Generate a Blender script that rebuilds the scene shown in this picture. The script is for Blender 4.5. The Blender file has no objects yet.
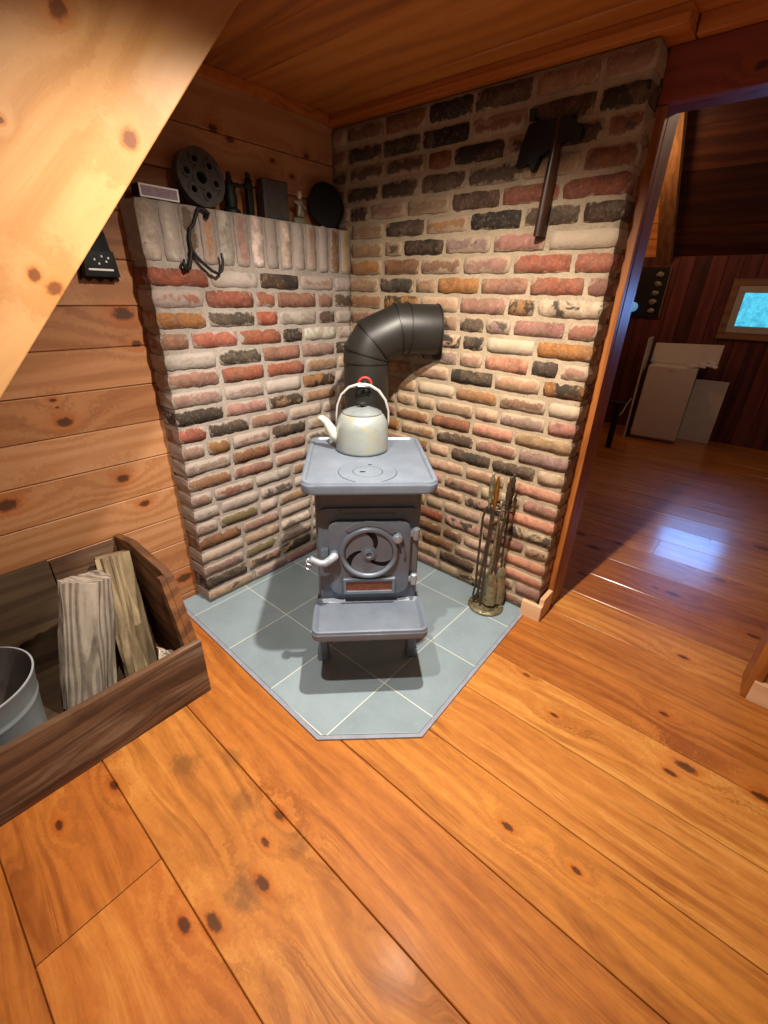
import bpy, bmesh, math, random
from mathutils import Vector, Matrix, noise
PI = math.pi
scene = bpy.context.scene
COL = scene.collection
S2 = 2 ** -0.5

# ------------------------------------------------------------------ helpers
def srgb(h):
    h = h.lstrip('#')
    out = []
    for i in (0, 2, 4):
        c = int(h[i:i+2], 16) / 255
        out.append(c / 12.92 if c <= 0.04045 else ((c + 0.055) / 1.055) ** 2.4)
    return (*out, 1.0)

def obj(name, bm, mat, parent=None, smooth=None, loc=None, rot=None):
    me = bpy.data.meshes.new(name)
    bmesh.ops.recalc_face_normals(bm, faces=bm.faces)
    bm.to_mesh(me); bm.free()
    for m in (mat if isinstance(mat, (list, tuple)) else [mat]):
        me.materials.append(m)
    o = bpy.data.objects.new(name, me)
    COL.objects.link(o)
    if parent: o.parent = parent
    if loc: o.location = loc
    if rot: o.rotation_euler = rot
    if smooth is not None:
        for p in me.polygons: p.use_smooth = True
        if smooth < 180:
            try: me.set_sharp_from_angle(angle=math.radians(smooth))
            except Exception: pass
    return o

def tag(o, label, cat, group=None):
    o['label'] = label; o['category'] = cat
    if group: o['group'] = group
    return o

def thing(name, label, cat, loc=(0, 0, 0), rot=(0, 0, 0), group=None):
    o = bpy.data.objects.new(name, None)
    COL.objects.link(o); o.location = loc; o.rotation_euler = rot
    o.empty_display_size = 0.05
    return tag(o, label, cat, group)

def struct(o):
    o['kind'] = 'structure'; return o

def B(): return bmesh.new()

def _bev(bm, geom_verts, w, seg=2):
    es = set()
    for v in geom_verts:
        for e in v.link_edges: es.add(e)
    if w > 0:
        bmesh.ops.bevel(bm, geom=list(es), offset=w, segments=seg, profile=0.6, affect='EDGES')

def box(bm, x0, x1, y0, y1, z0, z1, bev=0, seg=2, mi=0):
    vs = [bm.verts.new(p) for p in ((x0,y0,z0),(x1,y0,z0),(x1,y1,z0),(x0,y1,z0),(x0,y0,z1),(x1,y0,z1),(x1,y1,z1),(x0,y1,z1))]
    for f in ((3,2,1,0),(4,5,6,7),(0,1,5,4),(1,2,6,5),(2,3,7,6),(3,0,4,7)):
        bm.faces.new([vs[i] for i in f]).material_index = mi
    _bev(bm, vs, bev, seg)

def prism(bm, pts, f0, f1, bev=0, seg=2):
    """pts: 2-D outline; f0/f1 map (a,b) to the two end caps"""
    a = [bm.verts.new(f0(*p)) for p in pts]; b = [bm.verts.new(f1(*p)) for p in pts]
    n = len(pts)
    bm.faces.new(a[::-1]); bm.faces.new(b)
    for i in range(n):
        bm.faces.new((a[i], a[(i+1) % n], b[(i+1) % n], b[i]))
    if bev > 0:
        es = [e for e in {e for v in a + b for e in v.link_edges} if (e.verts[0] in a) == (e.verts[1] in a)]
        bmesh.ops.bevel(bm, geom=es, offset=bev, segments=seg, profile=0.6, affect='EDGES')

def rrect(hx, hy, r, n=6, cx=0, cy=0):
    pts = []
    for (sx, sy, a0) in ((1, 1, 0), (-1, 1, 90), (-1, -1, 180), (1, -1, 270)):
        for i in range(n + 1):
            a = math.radians(a0 + 90 * i / n)
            pts.append((cx + sx * (hx - r) + r * math.cos(a), cy + sy * (hy - r) + r * math.sin(a)))
    return pts

def circ(r, n=32, cx=0, cy=0):
    return [(cx + r * math.cos(2*PI*i/n), cy + r * math.sin(2*PI*i/n)) for i in range(n)]

def lathe(bm, prof, M=Matrix(), seg=32, cap=True):
    rings = []
    for r, z in prof:
        if r < 1e-5: rings.append([bm.verts.new(M @ Vector((0, 0, z)))])
        else: rings.append([bm.verts.new(M @ Vector((r*math.cos(2*PI*i/seg), r*math.sin(2*PI*i/seg), z))) for i in range(seg)])
    for a, b in zip(rings, rings[1:]):
        for i in range(seg):
            j = (i + 1) % seg
            if len(a) == 1 and len(b) == 1: continue
            if len(a) == 1: bm.faces.new((a[0], b[j], b[i]))
            elif len(b) == 1: bm.faces.new((a[i], a[j], b[0]))
            else: bm.faces.new((a[i], a[j], b[j], b[i]))
    if cap:
        if len(rings[0]) > 1: bm.faces.new(rings[0][::-1])
        if len(rings[-1]) > 1: bm.faces.new(rings[-1])

def tube(bm, pts, r, seg=12, closed=False, flat=1.0):
    pts = [Vector(p) for p in pts]
    n = len(pts)
    rs = r if isinstance(r, (list, tuple)) else [r] * n
    rings = []; up = None
    for i, p in enumerate(pts):
        a = pts[i-1] if (i > 0 or closed) else p
        b = pts[(i+1) % n] if (i < n-1 or closed) else p
        t = (b - a).normalized()
        if up is None:
            up = t.orthogonal().normalized()
        up = (up - t * up.dot(t)).normalized()
        sd = t.cross(up)
        rings.append([bm.verts.new(p + rs[i] * (up*math.cos(2*PI*k/seg) + flat*sd*math.sin(2*PI*k/seg))) for k in range(seg)])
    m = n if closed else n - 1
    for i in range(m):
        a, b = rings[i], rings[(i+1) % n]
        for k in range(seg):
            bm.faces.new((a[k], a[(k+1) % seg], b[(k+1) % seg], b[k]))
    if not closed:
        bm.faces.new(rings[0][::-1]); bm.faces.new(rings[-1])

def arc(c, r, a0, a1, n, ax=(1, 0, 0), ay=(0, 0, 1)):
    c = Vector(c); ax = Vector(ax); ay = Vector(ay)
    return [c + r * (math.cos(math.radians(a0+(a1-a0)*i/n)) * ax + math.sin(math.radians(a0+(a1-a0)*i/n)) * ay) for i in range(n+1)]

def along(p, d):
    """matrix whose local z runs along d from p"""
    d = Vector(d).normalized()
    return Matrix.Translation(Vector(p)) @ d.to_track_quat('Z', 'Y').to_matrix().to_4x4()

def ragged(bm, amp, freq, seed=0.0):
    for v in bm.verts:
        q = v.co * freq + Vector((seed, seed*1.7, -seed))
        v.co += amp * Vector((noise.noise(q), noise.noise(q + Vector((31, 7, 3))), noise.noise(q + Vector((-9, 41, 17)))))

# ------------------------------------------------------------------ materials
class NT:
    def __init__(s, name):
        s.mat = bpy.data.materials.new(name); s.mat.use_nodes = True
        s.t = s.mat.node_tree; s.bsdf = s.t.nodes['Principled BSDF']
    def n(s, typ, **kw):
        nd = s.t.nodes.new(typ)
        for k, v in kw.items(): setattr(nd, k, v)
        return nd
    def put(s, sock, v):
        if hasattr(v, 'is_output'): s.t.links.new(v, sock)
        elif v is not None: sock.default_value = v
    def m(s, op, a, b=None, c=None, clamp=False):
        nd = s.n('ShaderNodeMath', operation=op, use_clamp=clamp)
        for i, v in enumerate((a, b, c)):
            if v is not None: s.put(nd.inputs[i], v)
        return nd.outputs[0]
    def vm(s, op, a, b=None):
        nd = s.n('ShaderNodeVectorMath', operation=op)
        s.put(nd.inputs[0], a)
        if b is not None: s.put(nd.inputs[1], b)
        return nd.outputs['Value'] if op in ('DISTANCE', 'LENGTH') else nd.outputs[0]
    def xyz(s, x, y, z=0.0):
        nd = s.n('ShaderNodeCombineXYZ')
        for i, v in enumerate((x, y, z)): s.put(nd.inputs[i], v)
        return nd.outputs[0]
    def noise(s, vec, scale, detail=3, rough=0.5, dist=0.0):
        nd = s.n('ShaderNodeTexNoise')
        s.put(nd.inputs['Vector'], vec); nd.inputs['Scale'].default_value = scale
        nd.inputs['Detail'].default_value = detail; nd.inputs['Roughness'].default_value = rough
        nd.inputs['Distortion'].default_value = dist
        return nd.outputs[0]
    def ramp(s, fac, stops, interp='LINEAR'):
        nd = s.n('ShaderNodeValToRGB'); cr = nd.color_ramp; cr.interpolation = interp
        while len(cr.elements) < len(stops): cr.elements.new(0.5)
        for e, (p, c) in zip(cr.elements, stops):
            e.position = p; e.color = c if isinstance(c, (tuple, list)) else (c, c, c, 1)
        s.put(nd.inputs[0], fac)
        return nd.outputs[0]
    def step(s, v, lo, hi, a=0.0, b=1.0):
        nd = s.n('ShaderNodeMapRange', interpolation_type='SMOOTHSTEP')
        s.put(nd.inputs[0], v)
        for i, q in ((1, lo), (2, hi), (3, a), (4, b)): s.put(nd.inputs[i], q)
        return nd.outputs[0]
    def mix(s, fac, a, b, mode='MIX'):
        nd = s.n('ShaderNodeMix', data_type='RGBA', blend_type=mode)
        s.put(nd.inputs[0], fac); s.put(nd.inputs[6], a); s.put(nd.inputs[7], b)
        return nd.outputs[2]
    def attr(s, name):
        return s.n('ShaderNodeAttribute', attribute_name=name)
    def coord(s):
        return s.n('ShaderNodeTexCoord').outputs['Object']
    def sep(s, v):
        nd = s.n('ShaderNodeSeparateXYZ'); s.put(nd.inputs[0], v); return nd.outputs
    def bump(s, h, strength=0.3, dist=0.01):
        nd = s.n('ShaderNodeBump'); nd.inputs['Strength'].default_value = strength
        nd.inputs['Distance'].default_value = dist
        s.put(nd.inputs['Height'], h); s.put(s.bsdf.inputs['Normal'], nd.outputs[0])
    def out(s, col=None, rough=None, metal=None, spec=None, coat=None, coat_rough=None):
        for k, v in (('Base Color', col), ('Roughness', rough), ('Metallic', metal), ('Specular IOR Level', spec), ('Coat Weight', coat), ('Coat Roughness', coat_rough)):
            if v is not None: s.put(s.bsdf.inputs[k], v)
        return s.mat

def wood(name, grain, across, dark, mid, light, rough=0.45, knots=(), knot_col='#2a130a', halo='#8a4517',
         rand_knots=0.0, ring=24.0, coat=0.0, bump=0.15, grime=0.0, grime_col='#241409', stains=(), coat_rough=0.15,
         pr=0.22, spec=0.4, kstretch=0.6, grime_scale=5.0, rk=0.20, streak=0.0, streak_col='#7a3d12', gloss_y=None, huevar=0.0, mott=0.0):
    """grain / across: axis letters of the mesh's own coordinates"""
    s = NT(name)
    o = s.sep(s.coord()); ax = {'X': 0, 'Y': 1, 'Z': 2}
    u = o[ax[grain]]; v = o[ax[across]]; w = o[({0, 1, 2} - {ax[grain], ax[across]}).pop()]
    rnd = s.attr('rnd').outputs['Fac']
    uu = s.m('MULTIPLY_ADD', rnd, 31.7, u); vv = s.m('MULTIPLY_ADD', rnd, 13.3, v)
    kd = None
    for (ku, kv, kr) in knots:
        d = s.vm('DISTANCE', s.xyz(s.m('MULTIPLY', u, kstretch), v, 0.0), (ku * kstretch, kv, 0.0))
        d = s.m('DIVIDE', d, kr)
        kd = d if kd is None else s.m('MINIMUM', kd, d)
    if kd is not None: kd = s.m('MULTIPLY', kd, s.m('MULTIPLY_ADD', s.noise(s.coord(), 75, 4, 0.65), 1.3, 0.4))
    if rand_knots > 0:
        vo = s.n('ShaderNodeTexVoronoi', feature='F1'); vo.inputs['Scale'].default_value = 1.0
        s.put(vo.inputs['Vector'], s.xyz(s.m('MULTIPLY', uu, 2.2), s.m('MULTIPLY', vv, 5.0), s.m('MULTIPLY', w, 0.3)))
        cs = s.n('ShaderNodeSeparateColor'); s.put(cs.inputs[0], vo.outputs['Color'])
        sz = s.step(cs.outputs[0], 1 - rand_knots, 1.0, 0.0005, 0.13)
        d = s.m('DIVIDE', vo.outputs['Distance'], sz)
        kd = d if kd is None else s.m('MINIMUM', kd, d)
    wob = s.noise(s.xyz(s.m('MULTIPLY', uu, 0.9), s.m('MULTIPLY', vv, 5.0), s.m('MULTIPLY', w, 5.0)), 1.0, 2)
    defl = s.m('MULTIPLY', wob, 0.22)
    if kd is not None:
        g = s.m('POWER', 2.718, s.m('MULTIPLY', s.m('MULTIPLY', kd, kd), -0.10))
        defl = s.m('MULTIPLY_ADD', g, 0.10, defl)
    rv = s.m('ADD', vv, defl)
    rings = s.m('SINE', s.m('MULTIPLY', rv, ring * 6.283))
    rings = s.step(rings, -0.7, 1.0)
    fine = s.noise(s.xyz(s.m('MULTIPLY', uu, 5.0), s.m('MULTIPLY', rv, 160.0), s.m('MULTIPLY', w, 90.0)), 1.0, 3, 0.6)
    big = s.noise(s.xyz(s.m('MULTIPLY', uu, 1.6), s.m('MULTIPLY', vv, 9.0), s.m('MULTIPLY', w, 9.0)), 1.0, 4, 0.6)
    f = s.m('MULTIPLY_ADD', rings, rk, s.m('MULTIPLY_ADD', big, 0.6, (0.26 - rk) * 0.6))
    f = s.m('MULTIPLY_ADD', fine, 0.34, f)
    f = s.m('MULTIPLY_ADD', s.m('SUBTRACT', rnd, 0.5), pr, f)
    if mott > 0:
        mt_ = s.noise(s.xyz(s.m('MULTIPLY', uu, 16.0), s.m('MULTIPLY', vv, 44.0), w), 1.0, 6, 0.75)
        f = s.m('MULTIPLY_ADD', s.m('SUBTRACT', mt_, 0.5), mott, f)
    col = s.ramp(f, [(0.25, srgb(light)), (0.55, srgb(mid)), (0.95, srgb(dark))])
    if kd is not None:
        kn = s.m('MULTIPLY_ADD', fine, 0.5, kd)
        col = s.mix(s.step(kd, 0.8, 2.3, 0.5, 0.0), col, srgb(halo))
        kk_ = s.mix(s.step(kn, 0.75, 1.35), srgb(knot_col), srgb(halo))
        col = s.mix(s.step(kn, 0.8, 1.5, 0.82, 0.0), col, kk_)
    if huevar > 0:
        hv_ = s.ramp(s.attr('tone').outputs['Fac'], [(0.0, (.88, .66, .50, 1)), (0.5, (1, .95, .88, 1)), (1.0, (1.16, 1.14, .92, 1))])
        col = s.mix(huevar, col, s.mix(1.0, col, hv_, 'MULTIPLY'))
    for (su, sv, sr, sa, sc) in stains:
        d = s.vm('DISTANCE', s.xyz(s.m('MULTIPLY', u, 0.75), v, 0.0), (su * 0.75, sv, 0.0))
        d = s.m('ADD', s.m('DIVIDE', d, sr), s.m('MULTIPLY', s.m('SUBTRACT', s.noise(s.coord(), 22, 5, 0.7), 0.5), 2.2))
        col = s.mix(s.step(d, 0.2, 1.1, sa, 0.0), col, srgb(sc))
    if streak > 0:
        sn = s.noise(s.xyz(s.m('MULTIPLY', uu, 1.3), s.m('MULTIPLY', rv, 34.0), w), 1.0, 5, 0.72)
        patch = s.step(s.noise(s.xyz(u, s.m('MULTIPLY', vv, 2.2), w), 2.2, 3, 0.6), 0.38, 0.66)
        col = s.mix(s.m('MULTIPLY', s.step(sn, 0.46, 0.60, 0.0, streak), patch), col, srgb(streak_col))
        fl = s.noise(s.xyz(s.m('MULTIPLY', uu, 9.0), s.m('MULTIPLY', vv, 60.0), w), 1.0, 3, 0.6)
        col = s.mix(s.step(fl, 0.70, 0.76, 0.0, streak * .8), col, srgb('#5a2f14'))
    if grime > 0:
        gm = s.noise(s.xyz(s.m('MULTIPLY', uu, 0.5), vv, w), grime_scale, 6, 0.72)
        col = s.mix(s.step(gm, 0.52, 0.75, 0.0, grime), col, srgb(grime_col))
    s.bump(s.m('MULTIPLY_ADD', fine, 0.6, s.m('MULTIPLY', rings, 0.4)), bump, 0.004)
    rg = s.m('MULTIPLY_ADD', big, 0.18, rough - 0.09)
    if gloss_y is not None:          # floor varnish is worn dull in the front room, still shiny beyond the doorway
        gl = s.step(s.m('MULTIPLY_ADD', s.m('SUBTRACT', big, 0.5), 0.5, v), gloss_y - .5, gloss_y + .25)
        rg = s.m('SUBTRACT', rg, s.m('MULTIPLY', gl, 0.12)); coat = s.m('MULTIPLY_ADD', gl, 0.75, coat)
    return s.out(col, rg, 0.0, spec, coat, coat_rough)

def plain(name, col, rough=0.5, metal=0.0, var=0.12, scale=18, bump=0.1, spec=0.5, col2=None, thr=(0.5, 0.7), bscale=60, coat=0.0):
    s = NT(name); c = s.coord()
    nz = s.noise(c, scale, 5, 0.65)
    base = srgb(col)
    lo = tuple(x * (1 - var) for x in base[:3]) + (1,); hi = tuple(min(1, x * (1 + var)) for x in base[:3]) + (1,)
    k = s.ramp(nz, [(0.3, lo), (0.7, hi)])
    if col2: k = s.mix(s.step(s.noise(c, scale * 0.6, 6, 0.7), thr[0], thr[1]), k, srgb(col2))
    if bump: s.bump(s.noise(c, bscale, 4, 0.6), bump, 0.003)
    return s.out(k, s.m('MULTIPLY_ADD', nz, 0.16, rough - 0.08), metal, spec, coat)

def brick_mat(name, mortar_white):
    s = NT(name); c = s.coord()
    bc = s.attr('bc').outputs['Color']
    ps = s.sep(s.attr('bp').outputs['Vector'])      # seed, smear, burn
    off = s.vm('ADD', c, s.xyz(s.m('MULTIPLY', ps[0], 9.0), s.m('MULTIPLY', ps[0], 5.0), 0.0))
    n1 = s.noise(off, 26, 6, 0.7); n2 = s.noise(off, 90, 4, 0.65); n3 = s.noise(off, 13, 4, 0.6, 0.6)
    k = s.mix(s.step(n1, 0.35, 0.68, 0.0, 0.9), bc, s.mix(1.0, bc, (0.44, 0.38, 0.34, 1), 'MULTIPLY'))
    k = s.mix(s.step(n3, 0.45, 0.7, 0.0, 0.5), k, s.mix(1.0, bc, (1.25, 1.2, 1.1, 1), 'MULTIPLY'))
    n4 = s.noise(off, 8, 5, 0.7, 0.8)
    k = s.mix(s.step(n4, 0.48, 0.62, 0.0, 0.55), k, s.mix(0.45, s.mix(1.0, bc, (0.55, 0.5, 0.45, 1), 'MULTIPLY'), srgb('#8a6f58')))
    k = s.mix(s.step(n2, 0.5, 0.75, 0.0, 0.2), k, s.mix(0.5, bc, (1, .8, .62, 1)))
    bt = s.m('SUBTRACT', 0.86, s.m('MULTIPLY', ps[2], 0.62))
    k = s.mix(s.step(n3, bt, s.m('ADD', bt, 0.07), 0.0, 0.94), k, (0.012, 0.010, 0.008, 1))
    ed = s.attr('be').outputs['Fac']
    st = s.m('SUBTRACT', 0.80, s.m('MULTIPLY', ps[1], 0.42))
    st = s.m('SUBTRACT', st, s.m('MULTIPLY', s.m('POWER', ed, 1.4), 0.25))
    sm = s.step(s.m('MULTIPLY_ADD', n2, 0.16, s.m('MULTIPLY_ADD', n3, 0.34, s.m('MULTIPLY', n1, 0.5))), st, s.m('ADD', st, 0.12), 0.0, 0.80)
    k = s.mix(s.m('MULTIPLY', ps[1], 0.38), k, srgb('#93826f'))
    k = s.mix(sm, k, srgb(mortar_white))
    s.bump(s.m('MULTIPLY_ADD', n2, 0.5, n1), 0.55, 0.006)
    return s.out(k, 0.88, 0.0, 0.25)

def mortar_mat(name, a, b):
    s = NT(name); c = s.coord()
    n1 = s.noise(c, 9, 6, 0.7); n2 = s.noise(c, 120, 4, 0.6)
    k = s.ramp(n1, [(0.3, srgb(a)), (0.7, srgb(b))])
    k = s.mix(s.step(n2, 0.45, 0.75, 0.0, 0.4), k, srgb('#5a4a3c'))
    s.bump(s.m('MULTIPLY_ADD', n1, 0.8, n2), 0.5, 0.006)
    return s.out(k, 0.93, 0.0, 0.2)

M = {}
FLOOR_KN = [(1.594,-.974,.012),(1.789,-.952,.010),(1.966,-.401,.022),(1.927,-.458,.013),(1.862,-.21,.012),(2.167,-.355,.018),
    (1.547,-.498,.011),(1.168,-1.538,.017),(1.091,-1.475,.011),(1.144,-1.666,.018),(1.094,-1.717,.015),(1.061,-1.403,.014),
    (.604,-1.845,.012),(.598,-1.693,.014),(1.384,-.382,.010),(1.732,.688,.025),(1.649,.69,.014),(1.863,.186,.014),(1.251,.904,.03),
    (1.907,1.026,.02),(2.091,.572,.02),(2.07,1.651,.03),(1.361,1.065,.02),(1.115,1.028,.03),(1.3,.55,.02)]
M['floor'] = wood('pine_floor_varnish', 'X', 'Y', '#8a5024', '#b87636', '#d1974f', rough=0.55, mott=.5, kstretch=.5, knots=FLOOR_KN, halo='#a8581c', ring=16, coat=0.02, streak=.7, gloss_y=.25, spec=.16, huevar=.95,
    coat_rough=0.19, bump=0.10, grime=0.4, grime_col='#8f4a18', pr=0.30, rand_knots=0.03, rk=0.13, grime_scale=4.0,
    stains=[(.702,-1.513,.055,.55,'#5f3d20'),(1.145,-1.577,.05,.6,'#5f4128'),(.94,-1.45,.04,.5,'#5f3d20'),(1.17,-1.414,.035,.5,'#5f3d20'),(.80,-1.40,.04,.45,'#6b4526')])
WALL_KN = [(-1.367,.957,.022),(-1.226,.696,.022),(-1.167,.562,.018),(-1.085,1.312,.03),(-1.382,1.038,.009),(-1.611,.706,.03),(-1.375,1.012,.006),
    (-1.06,1.206,.016),(-1.07,.124,.03),(-1.35,.32,.02),(-.55,1.93,.014),(-.35,1.90,.010),(-.62,1.95,.016),(-.25,1.86,.010),(-.16,1.95,.012)]
M['wallwood'] = wood('pine_panelling', 'Y', 'Z', '#8a5530', '#ab7449', '#bb8860', rough=0.5, knots=WALL_KN, halo='#a85a26', ring=14, bump=0.1, pr=0.4, coat=0.08, coat_rough=.3)
M['ceil'] = wood('pine_ceiling', 'X', 'Y', '#8a4d20', '#b5702f', '#c4803c', rough=0.5, ring=12, bump=0.08, pr=0.35, rand_knots=0.06)
M['trim'] = wood('pine_trim', 'X', 'Z', '#8c451c', '#b5652a', '#c47a38', rough=0.45, ring=18, bump=0.08)
M['header'] = wood('red_brown_header', 'X', 'Z', '#4a1c14', '#7a3422', '#8a4028', rough=0.5, ring=16, bump=0.1, knots=[(1.50,1.985,.014)])  # red-brown boards for the doorway head
M['post'] = wood('pine_post', 'Z', 'X', '#552a0e', '#86491b', '#a0602a', rough=0.45, ring=22, bump=0.12, grime=0.35, coat=.15)
M['plinth'] = wood('pale_plinth', 'X', 'Z', '#b98a62', '#d3a57c', '#dcb490', rough=0.55, ring=10, bump=0.06)
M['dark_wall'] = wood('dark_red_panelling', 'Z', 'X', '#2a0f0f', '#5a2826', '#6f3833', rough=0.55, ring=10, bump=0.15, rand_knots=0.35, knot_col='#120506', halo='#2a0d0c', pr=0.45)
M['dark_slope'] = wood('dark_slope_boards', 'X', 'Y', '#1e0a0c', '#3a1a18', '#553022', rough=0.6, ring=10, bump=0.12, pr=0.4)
M['side_wall'] = wood('warm_gable_boards', 'Y', 'Z', '#a86024', '#d28a3c', '#dd9a4a', rough=0.5, ring=10, bump=0.1, pr=0.2)
M['gable'] = wood('warm_gable_back', 'X', 'Z', '#a86024', '#d28a3c', '#dd9a4a', rough=0.5, ring=10, bump=0.1, pr=0.2)
M['rafter'] = wood('rough_rafter', 'Y', 'X', '#4d3320', '#7a573a', '#8f6a48', rough=0.7, ring=16, bump=0.3, grime=.5)
BK = [(-1.354, 1.851, .018), (-1.267, 1.680, .020), (-1.508, 1.419, .014), (-1.479, 1.396, .018), (-1.492, 1.663, .006)]
M['stringer'] = wood('pale_pine_board', 'Y', 'Z', '#c98d50', '#e3b077', '#efc48c', rough=0.42, ring=0.1, bump=0.06, coat=.15, coat_rough=.3)
M['crate'] = wood('weathered_box_boards', 'Y', 'Z', '#2a1b12', '#513726', '#6f4f38', rough=0.8, streak=.5, streak_col='#a08a74', spec=.2, ring=14, bump=0.35, grime=0.55, grime_col='#1d110a', pr=.3)
M['crate_end'] = wood('weathered_box_end', 'X', 'Z', '#2c190e', '#5f3a1f', '#86552e', rough=0.7, ring=14, bump=0.35, grime=0.5, grime_col='#1d110a', pr=.3)
M['crate_in'] = wood('mossy_box_back', 'Y', 'Z', '#1f150e', '#45311f', '#5d4630', rough=0.8, ring=12, bump=0.4, grime=0.6, grime_col='#5a5230', pr=.3)
M['log'] = wood('split_firewood', 'Z', 'Y', '#30271f', '#7d6f61', '#a89a8a', rough=0.9, streak=1.0, streak_col='#2a2018', mott=.5, rk=.3, ring=55, bump=0.8, grime=0.6, grime_col='#3a2c20', pr=.3)
M['log2'] = wood('tan_split_firewood', 'Z', 'Y', '#3a2c1c', '#7d6a4e', '#a08a6a', rough=0.9, streak=1.0, mott=.5, rk=.3, streak_col='#33261a', ring=34, bump=0.9, grime=0.5, grime_col='#3a2a18', pr=.3)
M['bark'] = plain('birch_bark', '#b9aa96', 0.8, var=.3, scale=40, bump=.5, col2='#3b2c20', thr=(.5, .6))
M['axe_wood'] = wood('dark_axe_handle', 'Z', 'X', '#160b06', '#2e170b', '#4a2814', rough=0.35, ring=40, bump=0.1)

M['brick_r'] = brick_mat('old_brick_right', '#a68f76')
M['brick_l'] = brick_mat('old_brick_left', '#a3958b')
M['mortar_r'] = mortar_mat('tan_mortar', '#8f7b65', '#ad987d')
M['mortar_l'] = mortar_mat('grey_mortar', '#8b7f75', '#a89b8f')

def slate():
    s = NT('slate_tile'); o = s.sep(s.coord())
    def line(a, o0, p):
        f = s.m('FRACT', s.m('DIVIDE', s.m('SUBTRACT', a, o0), p))
        d = s.m('MINIMUM', f, s.m('SUBTRACT', 1.0, f))
        return s.m('MULTIPLY', d, p), s.m('FLOOR', s.m('DIVIDE', s.m('SUBTRACT', a, o0), p))
    dx, ix = line(o[0], 0.350 - 0.3135*4, 0.3135); dy, iy = line(o[1], -0.4965 - 0.3235*8, 0.3235)
    d = s.m('MINIMUM', dx, dy)
    tid = s.m('FRACT', s.m('MULTIPLY', s.m('SINE', s.m('MULTIPLY_ADD', ix, 12.98, s.m('MULTIPLY', iy, 78.23))), 437.5))
    n1 = s.noise(s.coord(), 5, 6, 0.65); n2 = s.noise(s.coord(), 45, 5, 0.6)
    f = s.m('MULTIPLY_ADD', tid, 0.30, s.m('MULTIPLY', n1, 0.7))
    k = s.ramp(f, [(0.25, srgb('#78868b')), (0.55, srgb('#86949b')), (0.85, srgb('#95a3aa'))])
    k = s.mix(s.step(n2, 0.55, 0.8, 0.0, 0.2), k, srgb('#b0b9bd'))
    k = s.mix(s.step(s.noise(s.coord(), 70, 2, 0.5), 0.72, 0.76, 0, .6), k, srgb('#b9c2c0'))
    g = s.step(d, 0.0012, 0.0026, 1.0, 0.0)
    k = s.mix(g, k, srgb('#c9ccc0'))
    s.bump(s.m('SUBTRACT', s.m('MULTIPLY', n2, 0.5), s.m('MULTIPLY', g, 0.6)), 0.25, 0.003)
    return s.out(k, s.m('MULTIPLY_ADD', n1, 0.2, 0.36), 0.0, 0.45)
M['slate'] = slate()
M['caulk'] = plain('grey_hearth_edge', '#8b8d99', 0.5, var=.15, scale=25)
M['stove'] = plain('grey_stove_paint', '#6a727e', 0.40, 0.15, var=.10, scale=14, bump=.12, bscale=140)
M['stove_dk'] = plain('dark_iron', '#3c3f46', 0.5, 0.25, var=.12, scale=14, bump=.12)  # darker iron grey for the flue collar
M['stove_lt'] = plain('pale_stove_fittings', '#9aa1aa', 0.36, 0.3, var=.1, scale=25)
M['steel'] = plain('worn_steel', '#b9bcc2', 0.3, 0.85, var=.15, scale=30)
M['mica'] = plain('amber_mica', '#8a4722', 0.22, 0.0, var=.35, scale=60, bump=.3, spec=.6)
M['black'] = plain('black_iron', '#121110', 0.6, 0.3, var=.25, scale=30, bump=.25)
M['pipe'] = plain('black_stovepipe', '#26231f', 0.45, 0.3, var=.15, scale=9, bump=.05)
M['pipe_seam'] = plain('pipe_seam', '#211e1b', 0.45, 0.4, var=.1)
M['red'] = plain('red_coil', '#b5352b', 0.5, 0.2, var=.15)
M['kettle'] = plain('stained_white_kettle', '#8f938f', 0.36, 0.3, var=.10, scale=22, bump=.08, col2='#a3946a', thr=(.52, .72))
M['kettle_lid'] = plain('aluminium_lid', '#aeb6b8', 0.28, 0.7, var=.1, scale=20)
M['kettle_h'] = plain('pale_enamel_handle', '#a8a29c', 0.4, 0.3, var=.08)
M['ivory'] = plain('ivory_spout', '#b9b4a2', 0.4, 0.1, var=.08)
M['brass'] = plain('worn_brass', '#a87b34', 0.32, 0.85, var=.25, scale=60)
M['antique'] = plain('tarnished_brass', '#8b8062', 0.42, 0.6, var=.35, scale=50, bump=.25, col2='#4a4032', thr=(.5, .7))
M['tool'] = plain('dark_bronze_tool', '#4e4336', 0.4, 0.6, var=.4, scale=60, bump=.3)
M['disc'] = plain('rusty_grey_iron', '#4b4640', 0.7, 0.3, var=.35, scale=50, bump=.4)
M['pewter'] = plain('pewter', '#8d8474', 0.5, 0.4, var=.3, scale=70, bump=.4)
M['pale_head'] = plain('pale_painted_head', '#c9ab9a', 0.6, var=.1)
M['paper'] = plain('matchbox_white_border', '#f0ece8', 0.7, var=.05)
M['label'] = plain('matchbox_mauve_label', '#9a868e', 0.7, var=.25, scale=90)
M['dark_tin'] = plain('dark_slate_slab', '#3a2f29', 0.6, var=.3, scale=35, bump=.3)
M['pail'] = plain('grey_white_enamel', '#a1a7aa', 0.4, 0.15, var=.10, scale=10, col2='#8f8d84', thr=(.6, .75))
M['pail_in'] = plain('dark_pail_inside', '#4f4640', 0.8, var=.3, scale=14)  # darker mottled colour for the pail lining and ash
M['white_app'] = plain('off_white_enamel', '#c8beb4', 0.5, var=.05, scale=6)
M['card'] = plain('greyed_card', '#c5bcb4', 0.7, var=.08, scale=8)
M['white_paint'] = plain('grey_painted_sash', '#a9a69c', 0.5, var=.08)
M['casing'] = wood('old_window_casing', 'X', 'Z', '#4a2f20', '#7c5840', '#8d6a50', rough=0.6, ring=10, bump=0.1)
M['glassball'] = plain('blue_glass', '#7fb6d8', 0.15, var=.1)

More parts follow.
